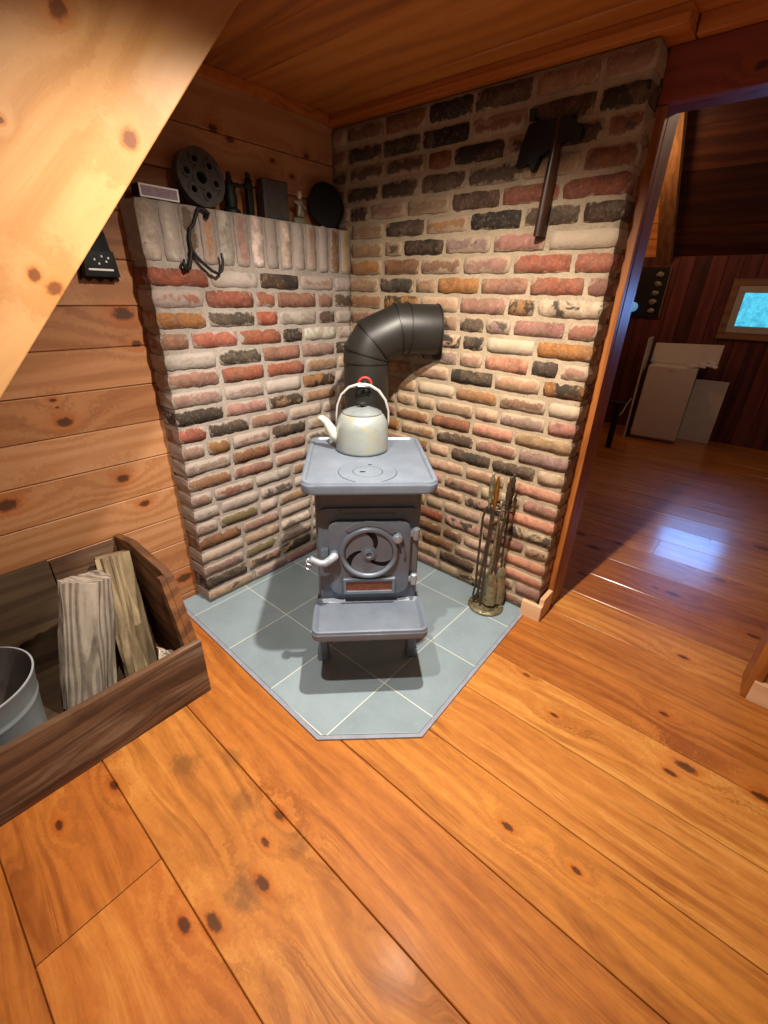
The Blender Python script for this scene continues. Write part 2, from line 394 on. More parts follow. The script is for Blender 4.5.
def pane():
    s = NT('daylit_window_pane'); c = s.coord()
    n1 = s.noise(c, 14, 6, 0.7, 0.8)
    col = s.ramp(n1, [(0.3, srgb('#2a86ac')), (0.5, srgb('#48b8d8')), (0.7, srgb('#62d4ec'))])
    s.put(s.bsdf.inputs['Emission Color'], col); s.bsdf.inputs['Emission Strength'].default_value = 1.25
    return s.out((.05, .1, .12, 1), 0.1)
M['pane'] = pane()

# ------------------------------------------------------------------ planks
def planks(name, boxes, mat, smooth=None, crown=0.0, crown_axis='X'):
    """boxes: (x0,x1,y0,y1,z0,z1,bevel); every plank gets its own random number"""
    bm = B(); rl = []
    for bx in boxes:
        n0 = len(bm.faces)
        box(bm, *bx[:6], bev=bx[6], seg=1)
        rl.append((len(bm.faces) - n0, random.random()))
    bm.faces.index_update()
    lay = bm.faces.layers.float.new('rnd')
    bm.faces.ensure_lookup_table(); i = 0
    for n, r in rl:
        for k in range(n): bm.faces[i][lay] = r; i += 1
    return obj(name, bm, mat, smooth=smooth)

random.seed(11)
FZ = -0.012
# floor: wide boards running along x, cupped a little where they are old (next room)
def make_floor():
    seams = [-3.4, -3.1, -2.82, -2.54, -2.26, -1.98, -1.687, -1.394, -1.105, -0.862, -0.60, -0.355, -0.125, 0.11, 0.346, 0.585, 0.83, 1.07, 1.31, 1.56, 1.80, 2.05, 2.29, 2.54, 2.78, 3.03, 3.27, 3.52, 3.76, 4.0, 4.25, 4.5]
    joints = {-1.98: [0.91], -1.105: [], -0.862: [], 0.83: [1.75], 1.07: [1.55], 1.31: [1.8]}
    bm = B(); lay = bm.faces.layers.float.new('rnd'); lt_ = bm.faces.layers.float.new('tone')
    TONE = {-2.26: .15, -1.98: .08, -1.687: .55, -1.394: .28, -1.105: .92, -.862: .5, -.60: .55, -.355: .25, -.125: .35}
    for y0, y1 in zip(seams, seams[1:]):
        js = [-0.3]
        for k, v in joints.items():
            if abs(k - y0) < .01: js += v
        js.append(3.4)
        if abs(y0 + 1.105) < .01: js = [-.3, 2.38, 3.4]
        if abs(y0 + 1.98) < .01: js = [-.3, 0.91, 3.4]
        for x0, x1 in zip(js, js[1:]):
            r = random.random(); cup = 0.0006 if y0 > 0.1 else 0.0002
            g = 0.0013; n = 8
            prof = [(y0 + g, FZ - 0.016), (y0 + g, FZ - 0.0022)]
            for i in range(n + 1):
                t = i / n
                prof.append((y0 + g + 0.002 + (y1 - y0 - 2*g - 0.004) * t, FZ - cup * math.sin(PI * t)))
            prof += [(y1 - g, FZ - 0.0022), (y1 - g, FZ - 0.016)]
            a = [bm.verts.new((x0 + g, y, z)) for y, z in prof]; b = [bm.verts.new((x1 - g, y, z)) for y, z in prof]
            fs = [bm.faces.new(a[::-1]), bm.faces.new(b)]
            top = range(2, 2 + n)          # the cupped top is smooth and shares no corner with the sides
            for i in range(len(prof)):
                j = (i + 1) % len(prof)
                if i not in top: fs.append(bm.faces.new((a[i], a[j], b[j], b[i])))
            ta = [bm.verts.new((x0 + g, *prof[i])) for i in range(2, 3 + n)]; tb = [bm.verts.new((x1 - g, *prof[i])) for i in range(2, 3 + n)]
            for i in range(n):
                f = bm.faces.new((ta[i], tb[i], tb[i+1], ta[i+1])); f.smooth = True; fs.append(f)
            for f in fs: f[lay] = r; f[lt_] = TONE.get(y0, .15 + .35 * ((r * 7.31) % 1))
    n0 = len(bm.faces)
    box(bm, -0.3, 3.4, -3.4, 4.5, -0.06, FZ - 0.012)
    o = obj('floor', bm, [M['floor']])
    return struct(o)
make_floor()

WX = -0.115            # face of the wooden wall on the left
# wooden wall with horizontal boards
zs = [-.03, .03, .178, .319, .454, .600, .755, .905, 1.054, 1.199, 1.339, 1.49, 1.64, 1.79, 1.94, 2.13]
struct(planks('wall_left', [(WX - .03, WX, -3.4, 0.05, a + .0012, b - .0012, .003) for a, b in zip(zs, zs[1:])] + [(WX - .06, WX - .012, -3.4, .05, -.03, 2.13, 0)], M['wallwood']))
# ceiling boards
CZ = 2.125
ys = [-3.4, -3.1, -2.8, -2.5, -2.2, -1.9, -1.62, -1.36, -1.11, -.87, -.632, -.47, -.335, -.10, .12]
struct(planks('ceiling', [(-.2, 3.4, a + .0015, b - .0015, CZ, CZ + .02, .004) for a, b in zip(ys, ys[1:])] + [(-.2, 3.4, -3.4, .12, CZ + .012, CZ + .05, 0)], M['ceil']))

# ------------------------------------------------------------------ brick walls
CH = 0.0742
PAL = {'black': '#221a15', 'darkbrown': '#443022', 'brown': '#74492c', 'ochre': '#8f5c2a', 'olive': '#5d5632', 'red': '#8c4a36', 'dusty': '#8c5f50',
       'salmon': '#b87c62', 'white': '#c9bcae', 'cream': '#b3967a', 'mauve': '#8b6a62', 'tan': '#9a7354', 'grey': '#a39a93', 'rose': '#977066'}
OVR = {'black': [(0.516, 2.042), (0.139, 1.979), (0.386, 1.986), (0.622, 1.978), (0.375, 1.839), (0.129, 1.843), (0.473, 1.774), (0.261, 1.639), (0.325, 1.428), (0.714, 1.638)], 'darkbrown': [(0.686, 1.912), (0.592, 1.844), (0.604, 1.702), (1.05, 1.977), (1.209, 1.978), (1.221, 1.829), (1.156, 1.633), (0.71, 1.219), (1.033, 1.149), (0.695, 1.081), (0.66, 1.29), (1.06, 1.14), (0.687, 0.807), (0.78, 0.733), (0.92, 0.692), (0.876, 0.111), (0.692, 0.094), (0.412, 1.684), (0.534, 1.612)], 'brown': [(1.098, 1.836), (0.588, 0.863), (1.158, 1.766), (0.704, 0.24), (1.086, 0.595), (0.695, 1.214), (0.527, 0.268), (0.64, 0.151)], 'ochre': [(0.589, 1.426), (0.917, 1.348), (1.139, 1.072), (0.808, 1.012), (1.143, 1.213), (0.387, 1.378)], 'red': [(1.063, 1.703), (1.189, 1.489), (1.064, 1.487), (1.046, 1.425), (1.171, 1.279), (0.599, 0.312), (0.823, 1.718)], 'dusty': [(0.811, 1.429), (1.026, 1.28), (1.149, 0.94), (1.166, 0.521), (1.078, 0.317), (0.78, 1.388)], 'salmon': [(0.814, 1.145), (1.193, 0.6), (1.202, 0.457), (0.66, 1.385)], 'white': [(1.034, 1.564), (0.911, 1.219), (1.206, 1.003), (0.586, 1.007)]}
OVL = {'black': [(0.683, 1.285), (0.733, 1.144), (0.856, 0.845), (0.344, 1.215), (0.078, 1.144), (0.969, 0.076), (0.948, 0.923)], 'darkbrown': [(0.489, 1.429), (0.107, 1.355), (0.549, 0.773), (0.198, 1.287), (0.808, 0.775)], 'ochre': [(0.965, 1.288), (0.802, 0.778), (0.213, 0.999)], 'olive': [(0.739, 0.371), (0.68, 0.162)], 'brown': [(0.799, 0.928), (0.971, 0.357), (0.678, 0.715)], 'red': [(0.959, 1.435), (0.791, 1.215), (0.633, 1.068), (0.55, 1.357), (0.488, 1.292), (0.535, 1.215), (0.552, 1.064), (0.968, 0.859), (0.61, 1.357), (0.677, 0.852)], 'dusty': [(0.811, 1.363), (0.362, 1.358), (0.792, 0.639), (0.954, 1.205), (0.945, 1.104), (0.416, 1.151)], 'white': [(0.791, 1.072), (0.46, 0.998), (0.336, 1.071), (0.448, 0.87), (0.695, 1.426)]}

def brick_wall(name, P, n_out, L, rows, soldiers, ov, choose, mats, thick, smear, sold_cols=None):
    """P(u, z, d): point on the wall, d out of the wall. Bricks and mortar are one mesh."""
    bm = B()
    be = bm.verts.layers.float.new('be'); bc = bm.faces.layers.float_color.new('bc'); bp = bm.faces.layers.float_vector.new('bp')
    J = 0.0072
    def brick(u0, u1, z0, z1, col, prm, wrap0=False, wrap1=False):
        nu = max(2, int((u1 - u0) / .024)); nz = max(2, int((z1 - z0) / .020))
        out = 0.0015 + 0.0035 * random.random(); tilt = random.uniform(-.003, .003)
        sd = random.random() * 90
        g = {}
        for i in range(nu + 1):
            for k in range(nz + 1):
                edge = i in (0, nu) or k in (0, nz)
                u = u0 + (u1 - u0) * i / nu; z = z0 + (z1 - z0) * k / nz
                q = Vector((u * 28 + sd, z * 28, sd))
                d = out + tilt * (i / nu - .5) + 0.0022 * noise.noise(q) + .0015 * noise.noise(q * 2.3)
                ju = .0048 * noise.noise(q * 1.3 + Vector((7, 0, 0))); jz = .0052 * noise.noise(q * 1.3 + Vector((0, 9, 4)))
                if edge: d -= .0008
                if i in (0, nu) and k in (0, nz):
                    u += (.004 if i == 0 else -.004); z += (.003 if k == 0 else -.003)
                if (wrap0 and i == 0) or (wrap1 and i == nu): ju *= .4
                g[i, k] = bm.verts.new(P(u + ju, z + jz, d)); g[i, k][be] = 1.0 if edge else 0.0
        fs = [bm.faces.new((g[i, k], g[i+1, k], g[i+1, k+1], g[i, k+1])) for i in range(nu) for k in range(nz)]
        for f in fs: f.smooth = True
        # skirt back into the mortar
        loop = [(i, 0) for i in range(nu)] + [(nu, k) for k in range(nz)] + [(i, nz) for i in range(nu, 0, -1)] + [(0, k) for k in range(nz, 0, -1)]
        back = {}
        for (i, k) in loop:
            u = u0 + (u1 - u0) * i / nu; z = z0 + (z1 - z0) * k / nz
            dd = -thick if (wrap0 and i == 0) or (wrap1 and i == nu) else -.012
            back[i, k] = bv = bm.verts.new(P(u + (random.uniform(-.003, .003) if dd < -.05 else 0), z, dd)); bv[be] = 1.0
        for a, b in zip(loop, loop[1:] + loop[:1]):
            fs.append(bm.faces.new((g[a], back[a], back[b], g[b])))
        for f in fs: f[bc] = col; f[bp] = prm
    def colour(u0, u1, z0, z1):
        hit = None
        for k, lst in ov.items():
            for (a, b) in lst:
                if u0 <= a <= u1 and z0 - .006 <= b <= z1 + .006: hit = k
        if hit is None: hit = choose((u0+u1)/2, (z0+z1)/2); own = False
        else: own = True
        c = srgb(PAL[hit]); j = random.uniform(.82, 1.16)
        c = tuple(min(1, x * j * random.uniform(.93, 1.07)) for x in c[:3]) + (1,)
        burn = random.random() ** 3 * .75; sm = smear * random.uniform(.3, 1.35)
        if own:
            sm *= .5; burn = .2
            if hit == 'black': burn = 0
            if hit in ('ochre', 'darkbrown') and random.random() < .6: burn = .62
            if hit == 'white': burn, sm = 0, 1.1
        return c, (random.random(), sm, burn)
    BL = 0.2226
    for r in range(rows):
        z0 = r * CH + random.uniform(-.002, .002); z1 = z0 + CH - 2 * J + random.uniform(-.003, .002)
        u = 0.0; first = True
        off = (0 if r % 2 else BL / 2) + random.uniform(-.02, .02)
        cuts = []
        x = off if off > .05 else off + BL * .5
        while x < L - .06:
            cuts.append(x)
            x += BL * random.choice((1, 1, 1, 1, 1, .98, 1.03, .55)) + random.uniform(-.008, .008)
        cuts = [0.0] + cuts + [L]
        for a, b in zip(cuts, cuts[1:]):
            u0 = a + (J if a > 0 else 0); u1 = b - (J if b < L else 0)
            c, p = colour(u0, u1, z0, z1)
            brick(u0, u1, z0 + J*.3, z1, c, p, False, b >= L)
    top = rows * CH
    if soldiers:
        n = 14; w = L / n
        for i in range(n):
            c = srgb(PAL[sold_cols[i]]); c = tuple(x * random.uniform(1.15, 1.4) for x in c[:3]) + (1,)
            brick(i * w + (J*.9 if i else 0), (i + 1) * w - (J*.9 if i < n-1 else 0), top + .004, soldiers - .002, c, (random.random(), smear * random.uniform(.5, 1.5), random.random() ** 2 * .5), False, i == n - 1)
        top = soldiers
    # mortar body
    N = 40
    nb = len(bm.verts)
    vs = {}
    nu, nz = int(L / .03), int(top / .03)
    for i in range(nu + 1):
        for k in range(nz + 1):
            u = (L - .006) * i / nu; z = (top - .003) * k / nz
            d = -.001 + .003 * noise.noise(Vector((u * 18, z * 18, 5.5)))
            vs[i, k] = bm.verts.new(P(u, z, d))
    fs = [bm.faces.new((vs[i, k], vs[i+1, k], vs[i+1, k+1], vs[i, k+1])) for i in range(nu) for k in range(nz)]
    for f in fs: f.smooth = True
    c0 = [P(0, 0, -thick), P(L - .006, 0, -thick), P(L - .006, top - .003, -thick), P(0, top - .003, -thick)]
    cb = [bm.verts.new(p) for p in c0]
    fs.append(bm.faces.new(cb[::-1]))
    for (e, a, b) in (([vs[i, nz] for i in range(nu+1)], cb[3], cb[2]), ([vs[nu, k] for k in range(nz+1)], cb[1], cb[2]), ([vs[0, k] for k in range(nz+1)], cb[0], cb[3]), ([vs[i, 0] for i in range(nu+1)], cb[0], cb[1])):
        fs.append(bm.faces.new(e + [b, a]))
    for f in fs: f.material_index = 1
    o = obj(name, bm, mats)
    return struct(o)

random.seed(5)
def choose_r(u, z):
    u += RX0
    r = random.random()
    if z > 1.75:
        return random.choices(['brown', 'darkbrown', 'tan', 'dusty', 'cream'], [4, 2.2, 4, 1.5, 1.2])[0]
    if u < .5:
        return random.choices(['brown', 'tan', 'ochre', 'dusty', 'darkbrown', 'cream', 'mauve'], [3, 4, 2, 2, 1.2, 2, 1])[0]
    if z < .75:
        return random.choices(['cream', 'rose', 'dusty', 'tan', 'salmon', 'brown', 'grey'], [5, 3, 2, 3, 1.5, .8, .8])[0]
    return random.choices(['tan', 'cream', 'dusty', 'brown', 'mauve', 'rose', 'darkbrown', 'ochre', 'salmon'], [4, 3.4, 2.4, 1.2, 2, 2, .7, 1, .6])[0]
RX0 = -.115
OVR = {k: [(a - RX0, b) for a, b in v] for k, v in OVR.items()}
brick_wall('wall_right', lambda u, z, d: (u + RX0, -d, z), None, 1.253 - RX0, 28, 0, OVR, choose_r, [M['brick_r'], M['mortar_r']], .10, .52)
random.seed(8)
def choose_l(u, z):
    if z < .5:
        return random.choices(['cream', 'mauve', 'grey', 'tan', 'white', 'rose'], [3, 3, 2, 2, 1.2, 1.5])[0]
    if u < .35 and z < 1.2:
        return random.choices(['tan', 'brown', 'cream', 'ochre', 'mauve'], [4, 3, 2, 1.2, 1.5])[0]
    return random.choices(['mauve', 'rose', 'grey', 'dusty', 'tan', 'red', 'white', 'brown'], [4, 3, 2.4, 2, 1.6, 1, .8, 1])[0]
SOLD = ['tan', 'brown', 'grey', 'tan', 'grey', 'white', 'darkbrown', 'white', 'rose', 'grey', 'tan', 'darkbrown', 'white', 'grey']
brick_wall('wall_left_brick', lambda u, z, d: (d, -u, z), None, 1.02, 20, 1.674, OVL, choose_l, [M['brick_l'], M['mortar_l']], .112, .62, SOLD)

# ------------------------------------------------------------------ hearth
hearth = thing('hearth', 'grey-green slate tile hearth with clipped front corner under the stove', 'hearth', (0, 0, 0))
HP = [(WX, -1.115), (.958, -1.148), (1.216, -.905), (1.190, 0.0), (WX, 0.0)]
bm = B(); prism(bm, HP, lambda a, b: (a, b, FZ), lambda a, b: (a, b, 0.0), .002)
obj('tile_surface', bm, M['slate'], hearth)
bm = B()
out = [(WX, -1.130), (.963, -1.164), (1.231, -.910), (1.206, -.035)]
inn = HP[:3] + [(1.191, -.035)]
for a, b, c, d in zip(out, out[1:], inn[1:], inn):
    prism(bm, [a, b, c, d], lambda x, y: (x, y, FZ), lambda x, y: (x, y, -.0035))
obj('edge_strip', bm, M['caulk'], hearth)

# ------------------------------------------------------------------ trim, post, doorway
def wbox(name, mat, *b, bev=.003, parent=None):
    bm = B(); box(bm, *b, bev=bev); return obj(name, bm, mat, parent)
bm = B(); box(bm, WX, 1.318, -.028, .10, 2.0785, 2.103, .003); box(bm, WX, 1.318, -.018, .10, 2.1035, CZ, .003)
struct(obj('trim_1', bm, M['trim']))
bm = B(); box(bm, WX, WX + .02, -3.3, -.03, 2.085, CZ, .004)
struct(obj('trim_2', bm, M['trim']))
bm = B(); box(bm, 1.322, 3.2, .062, .10, 2.0788, CZ, .004)
struct(obj('trim_3', bm, M['trim']))
# doorway: left post, head board, right jamb
bm = B(); box(bm, 1.235, 1.283, .1365, .268, FZ, 2.0782, .004)
box(bm, 1.235, 1.283, .098, .1300, FZ, 1.9445, .003)
post = struct(obj('trim_4', bm, M['post']))
bm = B(); box(bm, 1.19, 1.40, .1306, .136, 1.945, 2.0782); box(bm, 1.2355, 1.31, .1008, .1299, 2.0, 2.11); box(bm, 1.2355, 1.2534, .1008, .1298, 1.946, 1.9999); box(bm, 1.2535, 3.2, .0865, .13, 1.945, 2.0782, .004)
struct(obj('trim_5', bm, M['header']))
bm = B(); box(bm, 2.072, 2.115, .098, .25, FZ, 1.944, .004)
struct(obj('trim_6', bm, M['post']))
bm = B(); box(bm, 2.117, 3.3, .112, .22, FZ, 1.943)
struct(obj('wall_front_right', bm, M['post']))
bm = B(); box(bm, 2.092, 2.9, .085, .111, FZ, .085, .003)
struct(obj('baseboard_front_right', bm, M['plinth']))
bm = B(); box(bm, 1.186, 1.285, -.032, -.010, FZ, .074, .003); box(bm, 1.2625, 1.285, -.0095, .096, FZ, .108, .003)
struct(obj('baseboard_right', bm, M['plinth']))
# backing of the brick partition and wall above the doorway
bm = B(); box(bm, WX, 1.234, .102, .24, FZ, CZ)
struct(obj('wall_partition', bm, M['side_wall']))
bm = B(); box(bm, 1.28, 3.3, .131, .22, 1.95, 2.9); box(bm, -.2, 1.28, .131, .22, 2.14, 2.9)
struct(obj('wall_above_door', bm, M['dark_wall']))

# ------------------------------------------------------------------ next room
FY = 4.3
xs = [.1 + .14 * i for i in range(24)]
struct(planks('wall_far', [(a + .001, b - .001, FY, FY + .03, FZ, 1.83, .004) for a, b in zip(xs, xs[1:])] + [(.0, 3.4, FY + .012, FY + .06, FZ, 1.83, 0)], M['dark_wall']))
# sloping ceiling, boards run along x
sl = 1.08; L_ = math.hypot(1, sl)
bm = B(); lay = bm.faces.layers.float.new('rnd')
n0 = 0
for i in range(16):
    a, b = i * .18 + .001, (i + 1) * .18 - .001
    pts = []
    for t, dn in ((a, 0), (b, 0), (b, .03), (a, .03)):
        pts.append((FY + .05 - t / L_ + dn * sl / L_, 1.80 + sl * t / L_ + dn / L_))
    va = [bm.verts.new((.54, y, z)) for y, z in pts]; vb = [bm.verts.new((3.4, y, z)) for y, z in pts]
    fs = [bm.faces.new(va), bm.faces.new(vb[::-1])] + [bm.faces.new((va[k], vb[k], vb[(k+1) % 4], va[(k+1) % 4])) for k in range(4)]
    r = random.random()
    for f in fs: f[lay] = r
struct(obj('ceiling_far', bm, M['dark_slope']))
bm = B()
va = []
for (y, z) in ((FY + .05, 1.84), (FY - 2.3, 1.84 + 2.3 * sl + .02), (FY - 2.3, 1.70 + 2.3 * sl), (FY + .05, 1.70)):
    va.append((y, z))
prism(bm, va, lambda y, z: (.43, y, z), lambda y, z: (.575, y, z), .004)
struct(obj('trim_7', bm, M['rafter']))
struct(planks('wall_far_left', [(.06, .10, .25, FY + .05, FZ + .17 * i + .001, FZ + .17 * (i + 1) - .001, .004) for i in range(20)], M['side_wall']))
bm = B(); box(bm, 3.3, 3.36, .2, FY + .05, FZ, 3.2)
struct(obj('wall_far_right', bm, M['dark_wall']))
bm = B(); box(bm, 0, 3.4, .2, 2.2, 3.6, 3.7); box(bm, -.1, .54, 2.0, 4.4, 3.55, 3.62)
struct(obj('ceiling_loft', bm, M['dark_slope']))
struct(planks('wall_far_gable', [(.06, .56, FY + .06, FY + .09, 1.7 + .15 * i + .001, 1.7 + .15 * (i + 1) - .001, .004) for i in range(13)], M['gable']))
# window in the far wall
win = struct(bpy.data.objects.new('window_1', None)); COL.objects.link(win); win.location = (1.6, FY, 1.3)
def frame_bm(x0, x1, z0, z1, w, y0, y1, bev=.004):
    bm = B()
    box(bm, x0, x1, y0, y1, z1 - w, z1, bev); box(bm, x0, x1, y0, y1, z0, z0 + w, bev)
    box(bm, x0, x0 + w, y0, y1, z0 + w + .0005, z1 - w - .0005, bev); box(bm, x1 - w, x1, y0, y1, z0 + w + .0005, z1 - w - .0005, bev)
    return bm
ox, oy, oz = win.location
o = obj('window_casing', frame_bm(1.19 - ox, 2.06 - ox, 1.06 - oz, 1.62 - oz, .062, -.028, 0), M['casing'], win)
o = obj('window_sash', frame_bm(1.254 - ox, 1.996 - ox, 1.124 - oz, 1.556 - oz, .062, -.024, -.002), M['white_paint'], win)
bm = B(); box(bm, 1.316 - ox, 1.934 - ox, -.010, -.003, 1.188 - oz, 1.494 - oz)
obj('window_pane', bm, M['pane'], win)

# white small refrigerator and the boards around it
fr = thing('mini_fridge', 'small off-white fridge on the floor of the dark room beyond the doorway', 'fridge', (.94, 4.0, FZ), (0, 0, .10))
bm = B(); box(bm, -.225, .225, -.165, .165, .03, .80, .012, 3); box(bm, -.215, .215, -.12, .15, .0, .03)
obj('cabinet', bm, M['white_app'], fr, 40)
bm = B(); box(bm, -.225, .225, -.205, -.168, .035, .797, .012, 3)
d = obj('door', bm, M['white_app'], fr, 40)
bm = B(); box(bm, -.03, .03, -.2085, -.2052, .755, .768, .001)
obj('badge_plate', bm, M['steel'], d)
bm = B()
prism(bm, [(-.30, 0), (.32, 0), (.32, .23), (-.30, .21)], lambda a, b: (a, 0, b), lambda a, b: (a, .012, b), .002)
tag(obj('cardboard_panel', bm, M['card'], loc=(.99, 4.06, .803 + FZ), rot=(-.35, 0, .06)), 'pale flattened card leaning on top of the small fridge', 'cardboard')
bm = B(); box(bm, -.012, .0, -.19, .19, 0, 1.06, .002)
tag(obj('side_panel', bm, M['card'], loc=(.672, 3.95, FZ), rot=(0, -.01, .10)), 'tall narrow pale panel standing against the left side of the small fridge', 'panel')
bm = B(); box(bm, -.15, .15, -.008, .008, 0, .66, .002)
tag(obj('leaning_board', bm, M['card'], loc=(1.305, 4.14, FZ), rot=(-.12, 0, .05)), 'pale board leaning in shadow right of the small fridge', 'board')
bm = B(); 
for (q, rr) in (([(0, 0, 0), (.05, -.02, .03), (.12, .01, .02), (.19, -.03, .01)], .016), ([(.02, .03, .02), (.10, .05, .05), (.17, .03, .025)], .022), ([(-.06, 0, .0), (.03, -.03, .012), (.10, -.05, .01)], .012)):
    tube(bm, q, rr, 8, flat=.6)
ragged(bm, .012, 22, 3)
tag(obj('crumpled_bag', bm, M['card'], loc=(1.14, 3.86, .815 + FZ)), 'crumpled pale plastic bag on the right edge of the small fridge top', 'bag')
st = thing('plant_stand', 'thin black stand with small flat top by the doorway post, in the dark room', 'stand', (.672, 3.2, FZ))
bm = B(); box(bm, -.085, .06, -.05, .05, .455, .48, .004); obj('top', bm, M['black'], st)
bm = B(); box(bm, -.026, .026, -.02, .02, .0, .455, .004); obj('post', bm, M['black'], st)
bm = B(); tube(bm, [(.655, 3.78, .42), (.64, 3.70, .36), (.66, 3.5, .31), (.672, 3.28, .30), (.672, 3.228, .30)], .004, 6)
tag(obj('pale_cord', bm, M['card'], smooth=60), 'thin pale cord running from the small fridge to the black stand', 'cord')
pq = thing('wall_plaque', 'dark narrow plaque with a column of raised shapes on far wall behind the post', 'plaque', (.47, FY - .001, 1.23))
bm = B(); box(bm, -.15, .14, -.02, 0, 0, .50, .003); obj('panel', bm, M['black'], pq)
bm = B(); box(bm, .128, .140, -.026, -.0205, 0, .50, .002); obj('edge_strip', bm, M['casing'], pq)
for i in range(5):
    bm = B(); bmesh.ops.create_uvsphere(bm, u_segments=14, v_segments=8, radius=.036, matrix=Matrix.Translation((.04, -.028, .07 + .09 * i)) @ Matrix.Diagonal((1.1, .35, .8, 1)))
    ragged(bm, .012, 30, i * 3.1); obj('raised_shape', bm, M['pewter'], pq, 180)
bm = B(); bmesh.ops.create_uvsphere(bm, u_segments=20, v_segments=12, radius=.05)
s_ = NT('blue_glow_emission'); s_.put(s_.bsdf.inputs['Emission Color'], srgb('#6fb2e0')); s_.bsdf.inputs['Emission Strength'].default_value = .5  # added emissive ball in place of a blue glow of unknown origin
tag(obj('blue_glow', bm, s_.out(srgb('#7fb6d8'), .3), smooth=180, loc=(.325, FY - .052, 1.335)), 'small round blue glow low on far wall beside the doorway post', 'light')

# ------------------------------------------------------------------ big slanted board, top left
bm = B()
e0 = Vector((-2.636, FZ)); dirv = Vector((.642, .767)); nrm = Vector((-.766, .643))
def on_line(z): t = (z - FZ) / dirv.y; return e0 + dirv * t
w = .30
lo0 = on_line(FZ); lo1 = on_line(CZ - .001)
hi0 = lo0 + Vector((-w / .766, 0)); hi1 = lo1 + Vector((-w / .766, 0))
prism(bm, [tuple(lo0), tuple(lo1), tuple(hi1), tuple(hi0)], lambda y, z: (.56, y, z), lambda y, z: (.60, y, z), .003)
# turn it so that its own local y runs along the grain
ang = math.atan2(.766, .643)
Rm = Matrix.Rotation(ang, 4, 'X')
origin = Vector((.58, -1.40, 1.55))
for v in bm.verts: v.co = Rm.inverted() @ (v.co - origin)
def loc2(y, z):
    q = Rm.inverted() @ (Vector((.60, y, z)) - origin); return q.y, q.z
kn = [(*loc2(y_, z_), r_) for y_, z_, r_ in BK]
M['stringer'] = wood('pale_pine_board', 'Y', 'Z', '#8f6236', '#ad7c4a', '#bb8f5e', rough=0.42, knots=kn, knot_col='#5a2c12', halo='#b06a30', ring=9, bump=0.06, coat=.15, coat_rough=.3, kstretch=.8)
tag(obj('slanted_board', bm, M['stringer'], loc=origin, rot=(ang, 0, 0)), 'wide pale knotty pine board slanting across the top left corner', 'board')

# ------------------------------------------------------------------ stove (local x right, -y forward)
A0, B0 = .050, .95
stove = thing('wood_stove', 'small grey cast iron wood stove standing on the slate hearth', 'stove', ((A0 + B0) * S2, (A0 - B0) * S2, 0), (0, 0, PI / 4))
def yb(b): return B0 - b          # forward distance b -> local y
SM = M['stove']
# body
bm = B(); prism(bm, rrect(.196, (1.118 - .72) / 2, .035, 5, 0, (yb(1.118) + yb(.72)) / 2), lambda a, b: (a, b, .285), lambda a, b: (a, b, .806), .006)
obj('body', bm, M['stove'], stove, 40)
bm = B(); prism(bm, rrect(.184, .2125, .03, 5, 0, .5005), lambda a, b: (a, yb(1.1185), b), lambda a, b: (a, yb(1.130), b), .004)
fp = obj('front_plate', bm, SM, stove, 40)
# raised lettering: an unreadable flowing script cast in the plate
bm = B(); random.seed(4)
x = -.118
def stroke(pts): tube(bm, [(px_, yb(1.1305), pz_) for px_, pz_ in pts], .0016, 6)
z0 = .694
stroke([(x + .020, z0 + .012), (x + .010, z0 + .015), (x + .006, z0 + .008), (x + .017, z0 + .001), (x + .010, z0 - .008), (x, z0 - .004)])
x += .028
for k in range(12):
    h = .010 if k in (3, 6, 9) else .005
    stroke([(x, z0 - .004), (x + .004, z0 + h), (x + .008, z0 - .004), (x + .012, z0 + .002)]); x += .0145
stroke([(x, z0 + .004), (x + .004, z0 - .003), (x + .010, z0 + .005), (x + .002, z0 - .012)])
obj('lettering', bm, SM, fp, 180)
# top plate with raised rim
bm = B()
ty = (yb(1.218) + yb(.69)) / 2; thy = (1.218 - .69) / 2; thx = .231
prism(bm, rrect(thx, thy, .045, 8, 0, ty), lambda a, b: (a, b, .8065), lambda a, b: (a, b, .8385), .006, 3)
tp = obj('top_plate', bm, SM, stove, 40)
bm = B()
n_ = 8
o1 = rrect(thx, thy, .045, n_, 0, ty); o2 = rrect(thx - .006, thy - .006, .040, n_, 0, ty); o3 = rrect(thx - .016, thy - .016, .030, n_, 0, ty); o4 = rrect(thx - .021, thy - .021, .026, n_, 0, ty)
rg = [[bm.verts.new((a, b, z)) for a, b in ring_] for ring_, z in ((o1, .833), (o2, .846), (o3, .846), (o4, .8388))]
for r0, r1 in zip(rg, rg[1:]):
    for i in range(len(r0)): bm.faces.new((r0[i], r0[(i+1) % len(r0)], r1[(i+1) % len(r0)], r1[i]))
obj('raised_rim', bm, SM, tp, 50)
# cooking lid: two flat rings with dark gaps
cy = yb(1.092); cx = -.004
bm = B()
def ring(bm, r0, r1, z0_, z1_, seg=48):
    prof = [(r0, z0_), (r1, z0_), (r1, z1_), (r0, z1_), (r0, z0_)]
    lathe(bm, prof, Matrix.Translation((cx, cy, 0)), seg, cap=False)
ring(bm, .0535, .102, .836, .8395); obj('lid_ring', bm, SM, tp, 40)
bm = B(); ring(bm, .102, .1038, .836, .8388); ring(bm, .0515, .0535, .836, .8388); obj('lid_gap', bm, M['black'], tp)
bm = B(); lathe(bm, [(.0515, .836), (.0515, .8395), (0, .8395)], Matrix.Translation((cx, cy, 0)), 40); cl = obj('lid_plug', bm, SM, tp, 40)
bm = B(); box(bm, cx - .028, cx - .008, cy - .008, cy + .002, .8396, .8400); obj('lifter_notch', bm, M['black'], cl)
bm = B(); box(bm, cx + .004, cx + .018, cy + .064, cy + .070, .8396, .8402); obj('lifter_notch', bm, M['black'], cl)
